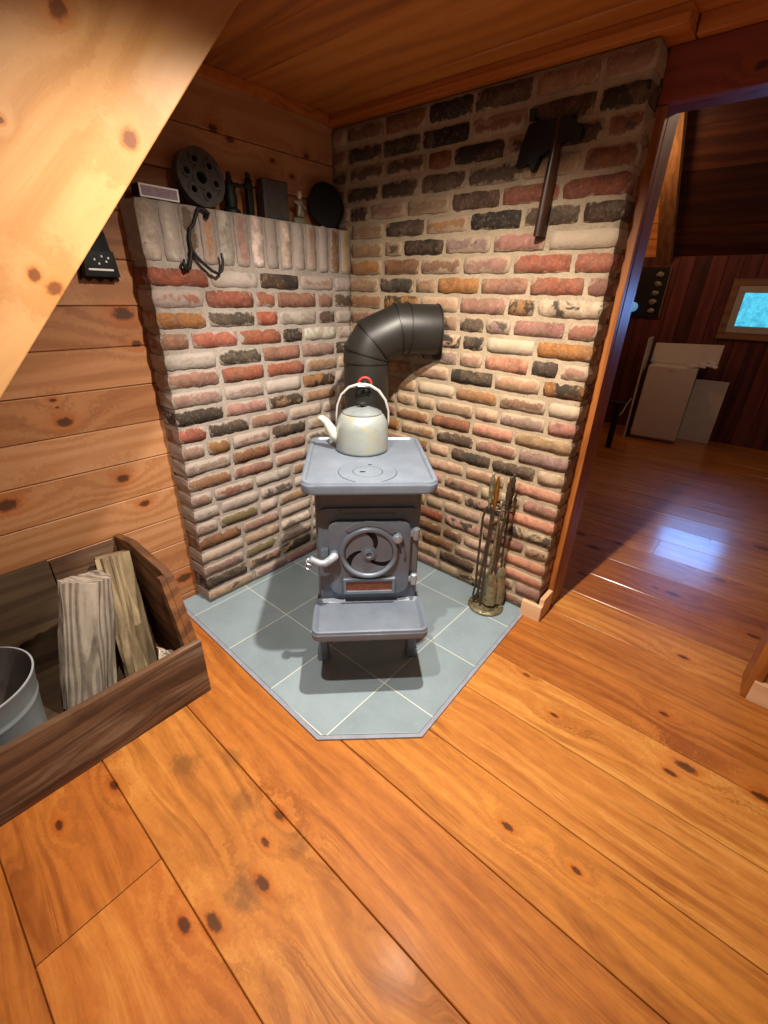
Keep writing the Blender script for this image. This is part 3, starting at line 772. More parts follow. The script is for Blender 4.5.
# door
bm = B(); prism(bm, rrect(.150, .158, .034, 6, .003, .512), lambda a, b: (a, yb(1.1305), b), lambda a, b: (a, yb(1.150), b), .006, 3)
door = obj('door', bm, SM, stove, 40)
DC = Vector((0, yb(1.150), .541))
bm = B()
Md = Matrix.Translation(DC) @ Matrix.Rotation(PI / 2, 4, 'X')      # local z -> -y (forward)
lathe(bm, [(.088, 0), (.110, 0), (.109, .010), (.103, .016), (.095, .016), (.089, .010), (.088, 0)], Md, 56, cap=False)
obj('draft_ring', bm, SM, door, 50)
bm = B(); lathe(bm, [(.0885, .0005), (0, .0005)], Md, 48, cap=False); obj('vent_backing', bm, M['black'], door)
# spinner disc with three swirling vanes, dark slots between
bm = B()
for k in range(3):
    a0 = 100 + 120 * k
    inner, outer = [], []
    for i in range(13):
        t = i / 12; an = math.radians(a0 + 96 * t)
        outer.append((.0865 * math.cos(an), .0865 * math.sin(an)))
    e1 = []; e2 = []
    for i in range(1, 9):
        t = i / 9; r = .0865 - (.0865 - .024) * t
        e1.append((r * math.cos(math.radians(a0 + 96 - 46 * t)), r * math.sin(math.radians(a0 + 96 - 46 * t))))
        e2.append((r * math.cos(math.radians(a0 - 46 * t)), r * math.sin(math.radians(a0 - 46 * t))))
    pts = outer + e1 + [(.02 * math.cos(math.radians(a0 + 50 - 48*q)), .02 * math.sin(math.radians(a0 + 50 - 48*q))) for q in (0, .5, 1)] + e2[::-1]
    prism(bm, pts, lambda a, b: tuple(Md @ Vector((a, b, .002))), lambda a, b: tuple(Md @ Vector((a, b, .007))))
obj('draft_vane', bm, SM, door, 40)
bm = B(); lathe(bm, [(.030, .002), (.030, .009), (.022, .011), (.021, .017), (.012, .020), (.010, .014), (0, .014)], Md, 32); obj('draft_hub', bm, SM, door, 40)
bm = B()
pts = []
for i in range(17):
    an = math.radians(42 + 88 * i / 16); pts.append((.132 * math.cos(an), .132 * math.sin(an)))
for i in range(17):
    an = math.radians(130 - 88 * i / 16); pts.append((.113 * math.cos(an), .113 * math.sin(an)))
prism(bm, pts, lambda a, b: tuple(Md @ Vector((a, b, .0))), lambda a, b: tuple(Md @ Vector((a, b, .007))), .0015)
obj('scale_band', bm, SM, door, 40)
bm = B(); lathe(bm, [(.019, 0), (.019, .016), (.014, .022), (.009, .022), (.009, .028), (0, .030)], Md @ Matrix.Translation((.104, .062, 0)), 20); obj('draft_screw', bm, M['stove_lt'], door, 40)
bm = B(); tube(bm, [Md @ Vector(q) for q in ((.112, .050, .006), (.125, .02, .006), (.134, -.02, .006))], [.011, .010, .008], 10, flat=.5); obj('draft_lever', bm, SM, door, 60)
bm = B()
fx0, fx1, fz0, fz1 = -.100, .104, .358, .432
ybm = yb(1.1505)
fo = rrect((fx1-fx0)/2, (fz1-fz0)/2, .008, 3, (fx0+fx1)/2, (fz0+fz1)/2); fi = rrect((fx1-fx0)/2 - .014, (fz1-fz0)/2 - .014, .003, 3, (fx0+fx1)/2, (fz0+fz1)/2)
fm = rrect((fx1-fx0)/2 - .004, (fz1-fz0)/2 - .004, .006, 3, (fx0+fx1)/2, (fz0+fz1)/2)
rr_ = [[bm.verts.new((a, y, b)) for a, b in q] for q, y in ((fo, ybm), (fm, ybm - .011), (fi, ybm - .010), (fi, ybm))]
for r0, r1 in zip(rr_, rr_[1:]):
    for i in range(len(r0)): bm.faces.new((r0[i], r0[(i+1) % len(r0)], r1[(i+1) % len(r0)], r1[i]))
obj('window_frame', bm, SM, door, 40)
bm = B(); box(bm, fx0 + .013, fx1 - .013, ybm - .0025, ybm, fz0 + .013, fz1 - .013)
o = obj('mica_window', bm, M['mica'], door); o['label'] = 'amber mica window'
for hz in (.614, .415):
    bm = B(); box(bm, .150, .172, yb(1.150), yb(1.131), hz - .010, hz + .014, .004)
    lathe(bm, [(0, -.022), (.012, -.020), (.013, 0), (.013, .022), (.008, .026), (0, .027)], Matrix.Translation((.174, yb(1.146), hz)), 16)
    obj('hinge', bm, M['stove_lt'], door, 40)
bm = B()
tube(bm, [(-.128, yb(1.152), .537), (-.128, yb(1.176), .540), (-.140, yb(1.182), .533), (-.160, yb(1.184), .519), (-.180, yb(1.186), .521), (-.200, yb(1.186), .532), (-.214, yb(1.186), .541)], [.017, .017, .015, .014, .013, .012, .012], 12)
lt = obj('latch', bm, M['stove_lt'], door, 60)
bm = B(); tube(bm, [(-.214 - .004 * i / 6 + .012 * math.cos(i), yb(1.186) + .014 * math.sin(i * 1.0), .540 - .0048 * i / 1.5) for i in range(14)], .0042, 8)
obj('coil_grip', bm, M['steel'], lt, 180)
bm = B(); box(bm, -.176, -.148, yb(1.160), yb(1.131), .505, .560, .006); obj('latch_catch', bm, SM, fp, 40)
# ash lip
bm = B(); ly = (yb(1.330) + yb(1.119)) / 2; lh = (1.330 - 1.119) / 2
prism(bm, rrect(.211, lh, .028, 6, 0, ly), lambda a, b: (a, b, .282), lambda a, b: (a, b, .308), .005, 3)
al = obj('ash_lip', bm, SM, stove, 40)
bm = B()
rg = [[bm.verts.new((a, b, z)) for a, b in rrect(.211 - d_, lh - d_, .028 - d_ * .6, 6, 0, ly)] for d_, z in ((0, .300), (.004, .318), (.011, .320), (.024, .3085))]
for r0, r1 in zip(rg, rg[1:]):
    for i in range(len(r0)): bm.faces.new((r0[i], r0[(i+1) % len(r0)], r1[(i+1) % len(r0)], r1[i]))
obj('lip_rim', bm, SM, al, 50)
# legs
for (lx, lb) in ((-.178, 1.105), (.178, 1.100), (-.165, .76), (.165, .76)):
    bm = B(); sg = 1 if lx > 0 else -1
    secs = [(.300, .034, -.010), (.22, .027, .0), (.12, .020, .006), (.06, .0185, .008), (.045, .024, .009), (.030, .019, .009), (.012, .026, .010), (.0, .024, .010)]
    rings = []
    for z, h, o_ in secs:
        rings.append([bm.verts.new((lx + sg * o_ + a, yb(lb) - o_ + b, z)) for a, b in rrect(h, h, h * .45, 3)])
    for r0, r1 in zip(rings, rings[1:]):
        for i in range(len(r0)): bm.faces.new((r0[i], r0[(i+1) % len(r0)], r1[(i+1) % len(r0)], r1[i]))
    bm.faces.new(rings[0]); bm.faces.new(rings[-1][::-1])
    obj('leg', bm, SM, stove, 50)
# rear flue collar
bm = B(); lathe(bm, [(.085, 0), (.095, .01), (.095, .03), (.082, .035), (.082, .105), (.0, .105)], Matrix.Translation((.016, yb(.7195), .66)) @ Matrix.Rotation(-PI / 2, 4, 'X'), 32)
obj('flue_collar', bm, M['stove_dk'], stove, 40)

# ------------------------------------------------------------------ stovepipe
px_, py_ = (.066 + .43) * S2, (.066 - .43) * S2
pipe = thing('stove_pipe', 'black stovepipe rising behind the stove and elbowing into the brick wall', 'stovepipe', (px_, py_, .52))
PR = .103
hv = Vector((.568 - px_, -py_, 0)); hl = hv.length; hd = hv.normalized()
RZ = .135; ZT = 1.265 - RZ
def P3(h, z): return Vector((hd.x * h, hd.y * h, z - .52))
ZT = 1.122
bm = B(); tube(bm, [(0, 0, 0), (0, 0, ZT - .52)], PR, 40); obj('riser', bm, M['pipe'], pipe, 40)
bm = B()
angs = [0, 30, 60, 90]; cpts = []
for i, a in enumerate(angs):
    pass
# gored elbow: four straight segments
nodes = [P3(0, ZT)]
segs = [0.0]
kk = RZ * math.tan(math.radians(15))
ZT = 1.122
path = [P3(0, ZT - .0005), P3(0, ZT + .036)]
c_ = path[-1]
for a, q in ((30, .058), (66, .125)):
    a_ = math.radians(a); c_ = c_ + q * (hd * math.sin(a_) + Vector((0, 0, math.cos(a_)))); path.append(c_)
endp = Vector((hd.x * hl, hd.y * hl, path[-1].z)) 
path.append(endp - hd * .012)
tube(bm, path, PR + .004, 40)
obj('elbow', bm, M['pipe'], pipe, 25)
bm = B()
for i, p in enumerate(path[1:3]):
    pass
def band(bm, p, t, r): lathe(bm, [(r - .004, -.004), (r + .003, -.003), (r + .003, .003), (r - .004, .004)], along(p, t), 40, cap=False)
for i in (1, 2, 3):
    t = (path[i+1] - path[i]).normalized() + (path[i] - path[i-1]).normalized(); band(bm, path[i], t, (PR + .002) / (math.cos(math.radians(15))) if False else PR + .006)
band(bm, path[0], (0, 0, 1), PR + .001); band(bm, path[3] + hd * .045, hd, PR + .003)
obj('seam_ring', bm, M['pipe_seam'], pipe, 40)
bm = B(); lathe(bm, [(PR + .002, 0), (PR + .007, 0), (PR + .006, .004), (PR + .002, .004)], along(endp - hd * .02, hd), 40, cap=False)
obj('wall_collar', bm, M['black'], pipe, 40)
# damper handle facing the room
fwd = Vector((S2, -S2, 0)); rgt = Vector((S2, S2, 0)); dz = 1.045 - .52
dh = fwd * PR - rgt * .012
bm = B(); tube(bm, [dh + Vector((0, 0, dz)), dh + fwd * .035 + Vector((0, 0, dz))], .006, 10); tube(bm, [dh + fwd * .035 + rgt * q + Vector((0, 0, dz - .01)) for q in (-.03, .03)], .006, 8)
dm = obj('damper_spindle', bm, M['steel'], pipe, 60)
bm = B(); tube(bm, arc(dh + fwd * .035 + Vector((0, 0, dz)), .028, -10, 190, 20, rgt, (0, 0, 1)), .0055, 8); o = obj('damper_coil', bm, M['red'], dm, 180); o['label'] = 'red damper ring'

# ------------------------------------------------------------------ kettle
ka, kb = .034, .838
TOPZ = .8390
kt = thing('kettle', 'old whitish stained kettle with tall hoop handle on the stove top', 'kettle', ((ka + kb) * S2, (ka - kb) * S2, TOPZ), (0, 0, PI / 4))
bm = B(); lathe(bm, [(.0, 0), (.098, 0), (.104, .004), (.105, .012), (.1035, .05), (.101, .095), (.096, .118), (.085, .138), (.074, .147), (.070, .147), (.066, .13), (.0, .13)], seg=48); obj('body', bm, M['kettle'], kt, 50)
bm = B(); lathe(bm, [(.076, .1475), (.076, .1505), (.066, .156), (.045, .164), (.02, .169), (0, .170)], seg=40); lid = obj('lid', bm, M['kettle_lid'], kt, 50)
bm = B(); lathe(bm, [(.008, .169), (.009, .176), (.019, .179), (.021, .185), (.016, .190), (0, .191)], seg=24); obj('lid_knob', bm, M['black'], lid, 50)
bm = B()
tube(bm, [(-.100, 0, .10), (-.100, 0, .14), (-.096, 0, .175), (-.080, 0, .215), (-.050, 0, .243), (-.010, 0, .255), (.030, 0, .250), (.064, 0, .230), (.090, 0, .195), (.102, 0, .155), (.104, 0, .115), (.102, 0, .095)], [.0038]*3 + [.004, .005, .0055, .0055, .0055, .005] + [.0038]*3, 10)
obj('handle', bm, M['kettle_h'], kt, 180)
bm = B(); tube(bm, [(-.092, 0, .045), (-.112, 0, .062), (-.128, 0, .088), (-.142, 0, .112), (-.158, 0, .124), (-.170, 0, .124)], [.026, .023, .019, .015, .0125, .009], 16); obj('spout', bm, M['ivory'], kt, 180)

# ------------------------------------------------------------------ fireplace tool set
ts = thing('fireplace_tool_set', 'brass and bronze fire tools hanging on a round stand against the brick wall', 'fire tools', (1.035, -.104, 0))
bm = B(); lathe(bm, [(.0, 0), (.084, 0), (.088, .005), (.086, .012), (.074, .018), (.070, .014), (.02, .017), (.012, .03), (0, .03)], seg=40); obj('base', bm, M['antique'], ts, 40)
for an in (20, 110, 200, 290):
    bm = B(); lathe(bm, [(0, -.0), (.012, .002), (.013, .008), (.0, .012)], Matrix.Translation((.07 * math.cos(math.radians(an)), .07 * math.sin(math.radians(an)), .0125)), 12); obj('base_knob', bm, M['antique'], ts, 60)
bm = B(); lathe(bm, [(.007, .03), (.009, .05), (.007, .07), (.0065, .54), (.009, .55), (.006, .56), (.006, .58), (0, .585)], seg=14); obj('stem', bm, M['antique'], ts, 60)
bm = B(); tube(bm, arc((0, 0, .555), .046, 0, 345, 28, (1, 0, 0), (0, 1, 0)), .0042, 8)
tube(bm, [(-.046, 0, .555), (.046, 0, .555)], .004, 8); tube(bm, [(0, -.046, .555), (0, .046, .555)], .004, 8)
obj('hanger_ring', bm, M['tool'], ts, 60)
def handle_prof(z): return [(.0, z), (.006, z), (.006, z + .02), (.011, z + .03), (.007, z + .045), (.012, z + .075), (.0125, z + .095), (.008, z + .125), (.011, z + .135), (.007, z + .145), (.005, z + .155), (.007, z + .165), (0, z + .172)]
T = [(-.045, -.022, 'antique'), (-.012, -.040, 'brass'), (.036, -.020, 'tool'), (.028, .030, 'tool')]
hang = []
for i, (tx, tyy, mt) in enumerate(T):
    nm = ('fire_tongs', 'fire_poker', 'ash_shovel', 'hearth_brush')[i]
    lb = ('tall fire tongs with bronze handle, leftmost on the round stand', 'fire poker with the bright brass handle on the round stand', 'small ash shovel hanging at the front of the round stand', 'hearth brush hanging rearmost on the right of the round stand')[i]
    t = thing(nm, lb, 'fire tool', (1.035 + tx, -.104 + tyy, .0), (0, 0, 0), 'fire tools on the stand')
    hang.append(t)
    bm = B(); lathe(bm, handle_prof(.545), seg=16); obj('handle', bm, M[mt], t, 60)
    if i == 0:
        for sx in (-1, 1):
            bm = B(); tube(bm, [(sx * .003, 0, .545), (sx * .016, -.004, .525), (sx * .021, -.006, .48), (sx * .016, -.008, .30), (sx * .010, -.01, .12), (sx * .014, -.012, .06), (sx * .004, -.014, .035)], .0055, 8); obj('tong_arm', bm, M['tool'], t, 60)
    elif i == 1:
        bm = B(); tube(bm, [(0, 0, .546), (0, -.004, .30), (0, -.006, .06), (0, -.006, .035)], .0055, 8); sh = obj('shaft', bm, M['tool'], t, 60)
        bm = B(); tube(bm, [(0, -.006, .10), (-.020, -.006, .085), (-.026, -.006, .06), (-.016, -.006, .048)], [.005, .005, .004, .002], 8); obj('hook', bm, M['tool'], sh, 60)
    elif i == 2:
        bm = B(); tube(bm, [(0, 0, .546), (-.008, -.008, .36), (-.016, -.012, .21)], .0055, 8); obj('shaft', bm, M['tool'], t, 60)
        bm = B()
        nU, nV = 8, 8; gv = {}
        for a in range(nU + 1):
            for b in range(nV + 1):
                u = a / nU * 2 - 1; v = b / nV
                wd = .036 * (1 - .35 * (v ** 4)) * (.75 + .25 * min(1, (1 - v) * 3))
                gv[a, b] = (u * wd - .02, -.018 + .020 * u * u - .006 * v, .035 + .185 * v)
        for side in (0, .003):
            pass
        va = {k: bm.verts.new(p) for k, p in gv.items()}; vb = {k: bm.verts.new((p[0], p[1] + .003, p[2])) for k, p in gv.items()}
        for a in range(nU):
            for b in range(nV):
                bm.faces.new((va[a, b], va[a+1, b], va[a+1, b+1], va[a, b+1])); bm.faces.new((vb[a, b], vb[a, b+1], vb[a+1, b+1], vb[a+1, b]))
        edge = [(a, 0) for a in range(nU)] + [(nU, b) for b in range(nV)] + [(a, nV) for a in range(nU, 0, -1)] + [(0, b) for b in range(nV, 0, -1)]
        for p, q in zip(edge, edge[1:] + edge[:1]): bm.faces.new((va[p], vb[p], vb[q], va[q]))
        obj('scoop', bm, M['antique'], t, 60)
    else:
        bm = B(); tube(bm, [(0, 0, .546), (.004, .004, .30), (.006, .006, .22)], .0055, 8); obj('shaft', bm, M['tool'], t, 60)
        bm = B(); lathe(bm, [(.0, .23), (.014, .228), (.022, .21), (.030, .17), (.036, .06), (.034, .03), (0, .03)], Matrix.Translation((.006, .006, 0)), 18); ragged(bm, .005, 60, 2); obj('bristles', bm, M['antique'], t, 60)

# ------------------------------------------------------------------ axe on the wall
ax = thing('hatchet', 'old dark hatchet hung on the brick wall, head up, wooden handle down', 'hatchet', (.95, -.022, 1.90))
def wl(x, z): return (x - .95, z - 1.90)
bm = B()
hp = [wl(*q) for q in ((.893, 1.928), (.93, 1.932), (.985, 1.925), (1.045, 1.930), (1.050, 1.905), (1.072, 1.905), (1.082, 1.885), (1.075, 1.862), (1.05, 1.855), (1.035, 1.872), (1.005, 1.862), (.985, 1.85), (.945, 1.838), (.935, 1.80), (.925, 1.795), (.915, 1.822), (.862, 1.812), (.872, 1.86))]
prism(bm, hp, lambda a, b: (a, -.016, b), lambda a, b: (a, .014, b), .003)
obj('axe_head', bm, M['black'], ax, 40)
bm = B(); q0 = wl(1.000, 1.935); q1 = wl(.985, 1.60)
tube(bm, [(q0[0], -.004, q0[1]), (q0[0] - .002, -.006, q0[1] - .1), (q0[0] - .008, -.006, q0[1] - .2), (q1[0], -.004, q1[1])], [.017, .019, .021, .022], 14, flat=.6); obj('handle', bm, M['axe_wood'], ax, 60)
# nail
bm = B(); tube(bm, [(.905, .012, 1.945), (.905, -.03, 1.948), (.905, -.046, 1.952)], .006, 10); tube(bm, [(.905, -.038, 1.935), (.905, -.042, 1.965)], .012, 10)
tag(obj('wall_hook', bm, M['black'], smooth=60), 'small black peg on brick wall just above the hatchet blade', 'hook')

# ------------------------------------------------------------------ iron hook and match holder on the left
bm = B()
tube(bm, [(.012, -.772, 1.640), (.026, -.770, 1.652), (.022, -.780, 1.662), (.016, -.800, 1.664), (.014, -.812, 1.64), (.014, -.826, 1.612), (.014, -.842, 1.600), (.014, -.850, 1.57), (.016, -.850, 1.535), (.020, -.838, 1.512), (.024, -.815, 1.49), (.030, -.785, 1.465), (.034, -.762, 1.456), (.034, -.745, 1.468), (.032, -.735, 1.50), (.030, -.737, 1.527)], [.010, .009, .008, .007, .006, .006, .006, .006, .007, .006, .006, .006, .006, .006, .005, .004], 10)
hk = tag(obj('iron_hook', bm, M['black'], smooth=60), 'twisted black iron hook hanging on upright bricks below perforated disc', 'hook')
bm = B(); tube(bm, [(.016, -.850, 1.53), (.018, -.858, 1.50), (.022, -.872, 1.472), (.026, -.888, 1.466), (.026, -.893, 1.485), (.022, -.886, 1.497)], [.007, .007, .009, .009, .007, .004], 10); obj('side_curl', bm, M['black'], hk, 60)
mh = thing('match_holder', 'black cast iron match holder hanging on the pine wall beside the bricks', 'match holder', (WX, -1.14, 1.42))
bm = B()
mp = [(-.062, 0), (-.05, .012), (-.035, -.004), (-.018, .01), (0, -.006), (.018, .01), (.035, -.004), (.05, .012), (.062, 0), (.058, .05), (.045, .14), (.03, .20), (0, .225), (-.03, .20), (-.045, .14), (-.058, .05)]
prism(bm, mp, lambda a, b: (.001, a, b), lambda a, b: (.016, a, b), .002); obj('back_plate', bm, M['black'], mh, 40)
bm = B(); prism(bm, [(-.056, .012), (.056, .012), (.048, .09), (-.048, .09)], lambda a, b: (.0165, a, b), lambda a, b: (.05, a, b), .005); pk = obj('pocket', bm, M['black'], mh, 40)
bm = B(); box(bm, .0505, .052, -.042, .036, .030, .036, .0005)
for q in ((-.02, .06), (.004, .07), (.016, .055), (-.008, .048), (.024, .066)): box(bm, .0505, .0515, q[0], q[0] + .005, q[1], q[1] + .006)
obj('pale_mark', bm, M['paper'], pk)

# ------------------------------------------------------------------ things on the brick ledge
LZ = 1.6745
mb = thing('matchbox', 'small box with white-edged mauve label on the left end of the brick ledge', 'box', (-.045, -.918, LZ + .002), (0, 0, .02))
bm = B(); box(bm, -.028, .027, -.070, .070, 0, .040, .002); obj('sleeve', bm, M['black'], mb)
bm = B(); box(bm, .0275, .0285, -.069, .069, .001, .039); lb_ = obj('label_border', bm, M['paper'], mb)
bm = B(); box(bm, .0287, .0295, -.063, .063, .006, .034); obj('label_panel', bm, M['label'], lb_)
# perforated disc, leaning back
dk = thing('iron_disc', 'round dark iron plate with a ring of holes leaning on the brick ledge', 'iron plate', (-.044, -.745, LZ + .092))
bm = B()
N_ = 60; R0 = .0925; Mk = Matrix.Rotation(math.radians(-6), 4, 'Y') @ Matrix.Rotation(PI / 2, 4, 'Y')
# annular face built as polar grid with six holes cut out
holes = [(.056 * math.cos(2*PI*k/6 + .3), .056 * math.sin(2*PI*k/6 + .3)) for k in range(6)]
def annulus(bm, r0, r1, z0_, z1_, seg=48, c=(0, 0)):
    lathe(bm, [(r0, z0_), (r1, z0_), (r1, z1_), (r0, z1_), (r0, z0_)], Mk @ Matrix.Translation((c[0], c[1], 0)), seg, cap=False)
annulus(bm, .074, R0, -.022, .020); annulus(bm, .020, .036, -.010, .020)
for hx, hy in holes: annulus(bm, .0115, .0200, -.004, .021, 20, (hx, hy))
for k in range(6):
    an = 2*PI*k/6 + .3 + PI/6; ca, sa = math.cos(an), math.sin(an)
    prism(bm, [(.034*ca + .012*sa, .034*sa - .012*ca), (.076*ca + .022*sa, .076*sa - .022*ca), (.076*ca - .022*sa, .076*sa + .022*ca), (.034*ca - .012*sa, .034*sa + .012*ca)], lambda a, b: tuple(Mk @ Vector((a, b, -.002))), lambda a, b: tuple(Mk @ Vector((a, b, .016))))
obj('rim_and_spokes', bm, M['disc'], dk, 40)
bm = B(); lathe(bm, [(R0 - .006, -.023), (0, -.023)], Mk, 40, cap=False); obj('back_plate', bm, M['black'], dk)
it = thing('iron_fitting', 'small dark iron fitting with a side spout right of the perforated disc', 'iron fitting', (-.05, -.617, LZ))
bm = B(); lathe(bm, [(0, 0), (.034, 0), (.034, .01), (.022, .02), (.026, .05), (.020, .075), (.024, .09), (.012, .11), (.008, .135), (0, .137)], seg=18); obj('body', bm, M['black'], it, 40)
bm = B(); tube(bm, [(0, 0, .085), (.004, .02, .095), (.006, .036, .097), (.006, .046, .092)], [.012, .009, .007, .006], 10); obj('spout', bm, M['black'], it, 60)
bm = B(); box(bm, -.012, .012, -.014, .012, 0, .115, .003)
lathe(bm, [(.010, .115), (.018, .120), (.010, .130), (.012, .145), (0, .152)], seg=12)
box(bm, -.008, .008, -.022, .018, .095, .108, .003)
tag(obj('iron_bar', bm, M['black'], smooth=40, loc=(-.06, -.522, LZ)), 'slim dark upright iron piece with knob top, on the ledge', 'iron piece')
sl_ = thing('dark_slab', 'thick dark rectangular slab standing upright on the brick ledge', 'slab', (-.055, -.405, LZ), (0, 0, -.12))
bm = B(); box(bm, -.03, .022, -.060, .060, 0, .142, .006); obj('body', bm, M['dark_tin'], sl_, 40)
bm = B(); box(bm, .0225, .025, -.040, .056, .004, .136, .001); obj('face', bm, M['dark_tin'], sl_)
fg = thing('figurine', 'tiny pewter figurine with a pale head on the brick ledge', 'figurine', (-.045, -.268, LZ))
bm = B(); box(bm, -.014, .014, -.045, .018, 0, .022, .004); obj('plinth', bm, M['pewter'], fg, 40)
me_ = bpy.data.meshes.new('body')
vs_ = [(0, -.006, .055), (0, -.006, .082), (0, -.014, .024), (0, .008, .024), (0, -.028, .078), (0, -.038, .086), (0, .016, .070), (0, .030, .060), (0, -.004, .092), (0, -.012, .04), (0, .006, .04)]
ed_ = [(0, 1), (0, 9), (9, 2), (0, 10), (10, 3), (1, 4), (4, 5), (1, 6), (6, 7), (1, 8)]
me_.from_pydata(vs_, ed_, []); ob_ = bpy.data.objects.new('body', me_); COL.objects.link(ob_); ob_.parent = fg
md_ = ob_.modifiers.new('skin', 'SKIN')
for i, v in enumerate(me_.skin_vertices[0].data): v.radius = ((.014, .016, .010, .010, .007, .006, .007, .006, .007, .010, .010)[i],) * 2; v.use_root = i == 0
ob_.modifiers.new('sub', 'SUBSURF').levels = 2; ob_.modifiers['sub'].render_levels = 2
me_.materials.append(M['pewter'])
bm = B(); bmesh.ops.create_uvsphere(bm, u_segments=16, v_segments=10, radius=.011, matrix=Matrix.Translation((0, -.004, .106)) @ Matrix.Diagonal((1, 1, 1.25, 1)))
bmesh.ops.create_uvsphere(bm, u_segments=8, v_segments=6, radius=.003, matrix=Matrix.Translation((.011, -.006, .105)))
hd_ = obj('head', bm, M['pale_head'], fg, 180); hd_['label'] = 'pale head'
bm = B(); lathe(bm, [(.0125, .112), (.009, .122), (0, .126)], Matrix.Translation((-.001, -.004, 0)), 12); obj('cap', bm, M['pale_head'], hd_, 60)
bm = B()
Mp = Matrix.Translation((-.060, -.106, LZ + .090)) @ Matrix.Rotation(math.radians(-10), 4, 'Y') @ Matrix.Rotation(math.radians(-14), 4, 'Z') @ Matrix.Rotation(PI / 2, 4, 'Y')
lathe(bm, [(0, -.006), (.080, -.006), (.088, 0), (.092, .018), (.089, .018), (.084, .004), (0, .001)], Mp, 44)
tag(obj('iron_pan', bm, M['black'], smooth=40), 'black round pan leaning in the corner of the brick ledge', 'pan')

# ------------------------------------------------------------------ firewood box
bxo = thing('firewood_box', 'old low wooden firewood box with stepped end against the pine wall', 'box', (0, 0, FZ))
YE = -1.292; YL = -2.45
def zf(z): return z - FZ
bm = B(); box(bm, .458, .485, YL, YE, 0, zf(.238), .004); obj('front_board', bm, M['crate'], bxo, 40)
bm = B(); prism(bm, [(WX + .012, 0), (.457, 0), (.457, zf(.236)), (.372, zf(.48)), (.33, zf(.495)), (.1, zf(.50)), (.07, zf(.505)), (WX + .012, zf(.47))], lambda a, b: (a, YE - .001, b), lambda a, b: (a, YE - .030, b), .004); obj('end_board', bm, M['crate_end'], bxo, 40)
bm = B(); prism(bm, [(.424, 0), (.457, 0), (.457, zf(.245)), (.373, zf(.487)), (.345, zf(.482)), (.424, zf(.245))], lambda a, b: (a, YE - .0305, b), lambda a, b: (a, YE - .052, b), .004); obj('corner_batten', bm, M['crate_end'], bxo, 40)
bm = B(); box(bm, WX + .012, .457, YL, YL + .026, 0, zf(.47), .004); obj('end_board', bm, M['crate_end'], bxo, 40)
bm = B(); box(bm, WX + .004, WX + .030, -1.556, YE - .032, 0, zf(.452), .004); obj('back_board', bm, M['crate'], bxo, 40)
bm = B(); box(bm, WX + .004, WX + .030, YL + .028, -1.559, 0, zf(.462), .005); obj('back_board', bm, M['crate_in'], bxo, 40)
bm = B(); box(bm, WX + .031, .457, YL + .027, YE - .054, .002, .016); obj('bottom_board', bm, M['crate_in'], bxo)
def log(name, mat, p0, p1, outline, seed, label, twist=.15, loc0=None):
    """split log from p0 (bottom) to p1 (top); outline is its cross-section"""
    p0 = Vector(p0); p1 = Vector(p1); L = (p1 - p0).length
    bm = B(); rings = []; n = 18
    pts = []
    for (a, b), (c, d) in zip(outline, outline[1:] + outline[:1]):
        for k in range(9): pts.append((a + (c - a) * k / 9, b + (d - b) * k / 9))
    for i in range(n + 1):
        t = i / n; z = L * t; ca, sa = math.cos(twist * t), math.sin(twist * t); r_ = []
        for (x, y) in pts:
            q = Vector((x * 60 + seed, y * 60, z * 5))
            f = 1 + .11 * noise.noise(q) + .06 * noise.noise(q * 2.1) - .11 * max(0, noise.noise(Vector((x * 190 + seed, y * 190, z * 3))) - .12)
            X, Y = (x * ca - y * sa) * f, (x * sa + y * ca) * f
            ez = .006 * noise.noise(Vector((x * 40, y * 40, seed + i))) if i in (0, n) else 0
            r_.append(bm.verts.new((X, Y, z + ez)))
        rings.append(r_)
    m_ = len(pts)
    for r0, r1 in zip(rings, rings[1:]):
        for k in range(m_): bm.faces.new((r0[k], r0[(k+1) % m_], r1[(k+1) % m_], r1[k]))
    for r0, z in ((rings[0][::-1], 0), (rings[-1], L)):
        c = bm.verts.new((sum(v.co.x for v in r0)/m_, sum(v.co.y for v in r0)/m_, z))
        for k in range(m_): bm.faces.new((r0[k], r0[(k+1) % m_], c))
    q = (p1 - p0).to_track_quat('Z', 'Y')
    o = obj(name, bm, mat, smooth=24)
    o.rotation_mode = 'QUATERNION'; o.rotation_quaternion = q; o.location = p0
    return tag(o, label, 'log', 'firewood logs in the box')
log('firewood_log', M['log'], (.220, -1.615, .012), (.160, -1.497, .472), [(.050, -.080), (.062, .076), (.02, .086), (-.06, .03), (-.05, -.05)], 3.3, 'grey split log standing in the box beside the pail', -.05)
log('firewood_log', M['log2'], (.218, -1.428, .012), (.034, -1.376, .462), [(.060, -.085), (.064, .072), (.010, .090), (-.05, .06), (-.06, -.07)], 8.1, 'tan split log leaning in the corner end of the box', .10)
bm = B()
nU, nV = 10, 10; va = {}
for a in range(nU + 1):
    for b in range(nV + 1):
        th = math.radians(-60 + 150 * a / nU); va[a, b] = (.05 * math.sin(th), .03 * math.cos(th), .13 * b / nV)
v1 = {k: bm.verts.new(p) for k, p in va.items()}; v2 = {k: bm.verts.new((p[0] * .92, p[1] * .92, p[2])) for k, p in va.items()}
for a in range(nU):
    for b in range(nV):
        bm.faces.new((v1[a, b], v1[a+1, b], v1[a+1, b+1], v1[a, b+1])); bm.faces.new((v2[a, b], v2[a, b+1], v2[a+1, b+1], v2[a+1, b]))
edge = [(a, 0) for a in range(nU)] + [(nU, b) for b in range(nV)] + [(a, nV) for a in range(nU, 0, -1)] + [(0, b) for b in range(nV, 0, -1)]
for p, q in zip(edge, edge[1:] + edge[:1]): bm.faces.new((v1[p], v2[p], v2[q], v1[q]))
ragged(bm, .01, 30, 5)
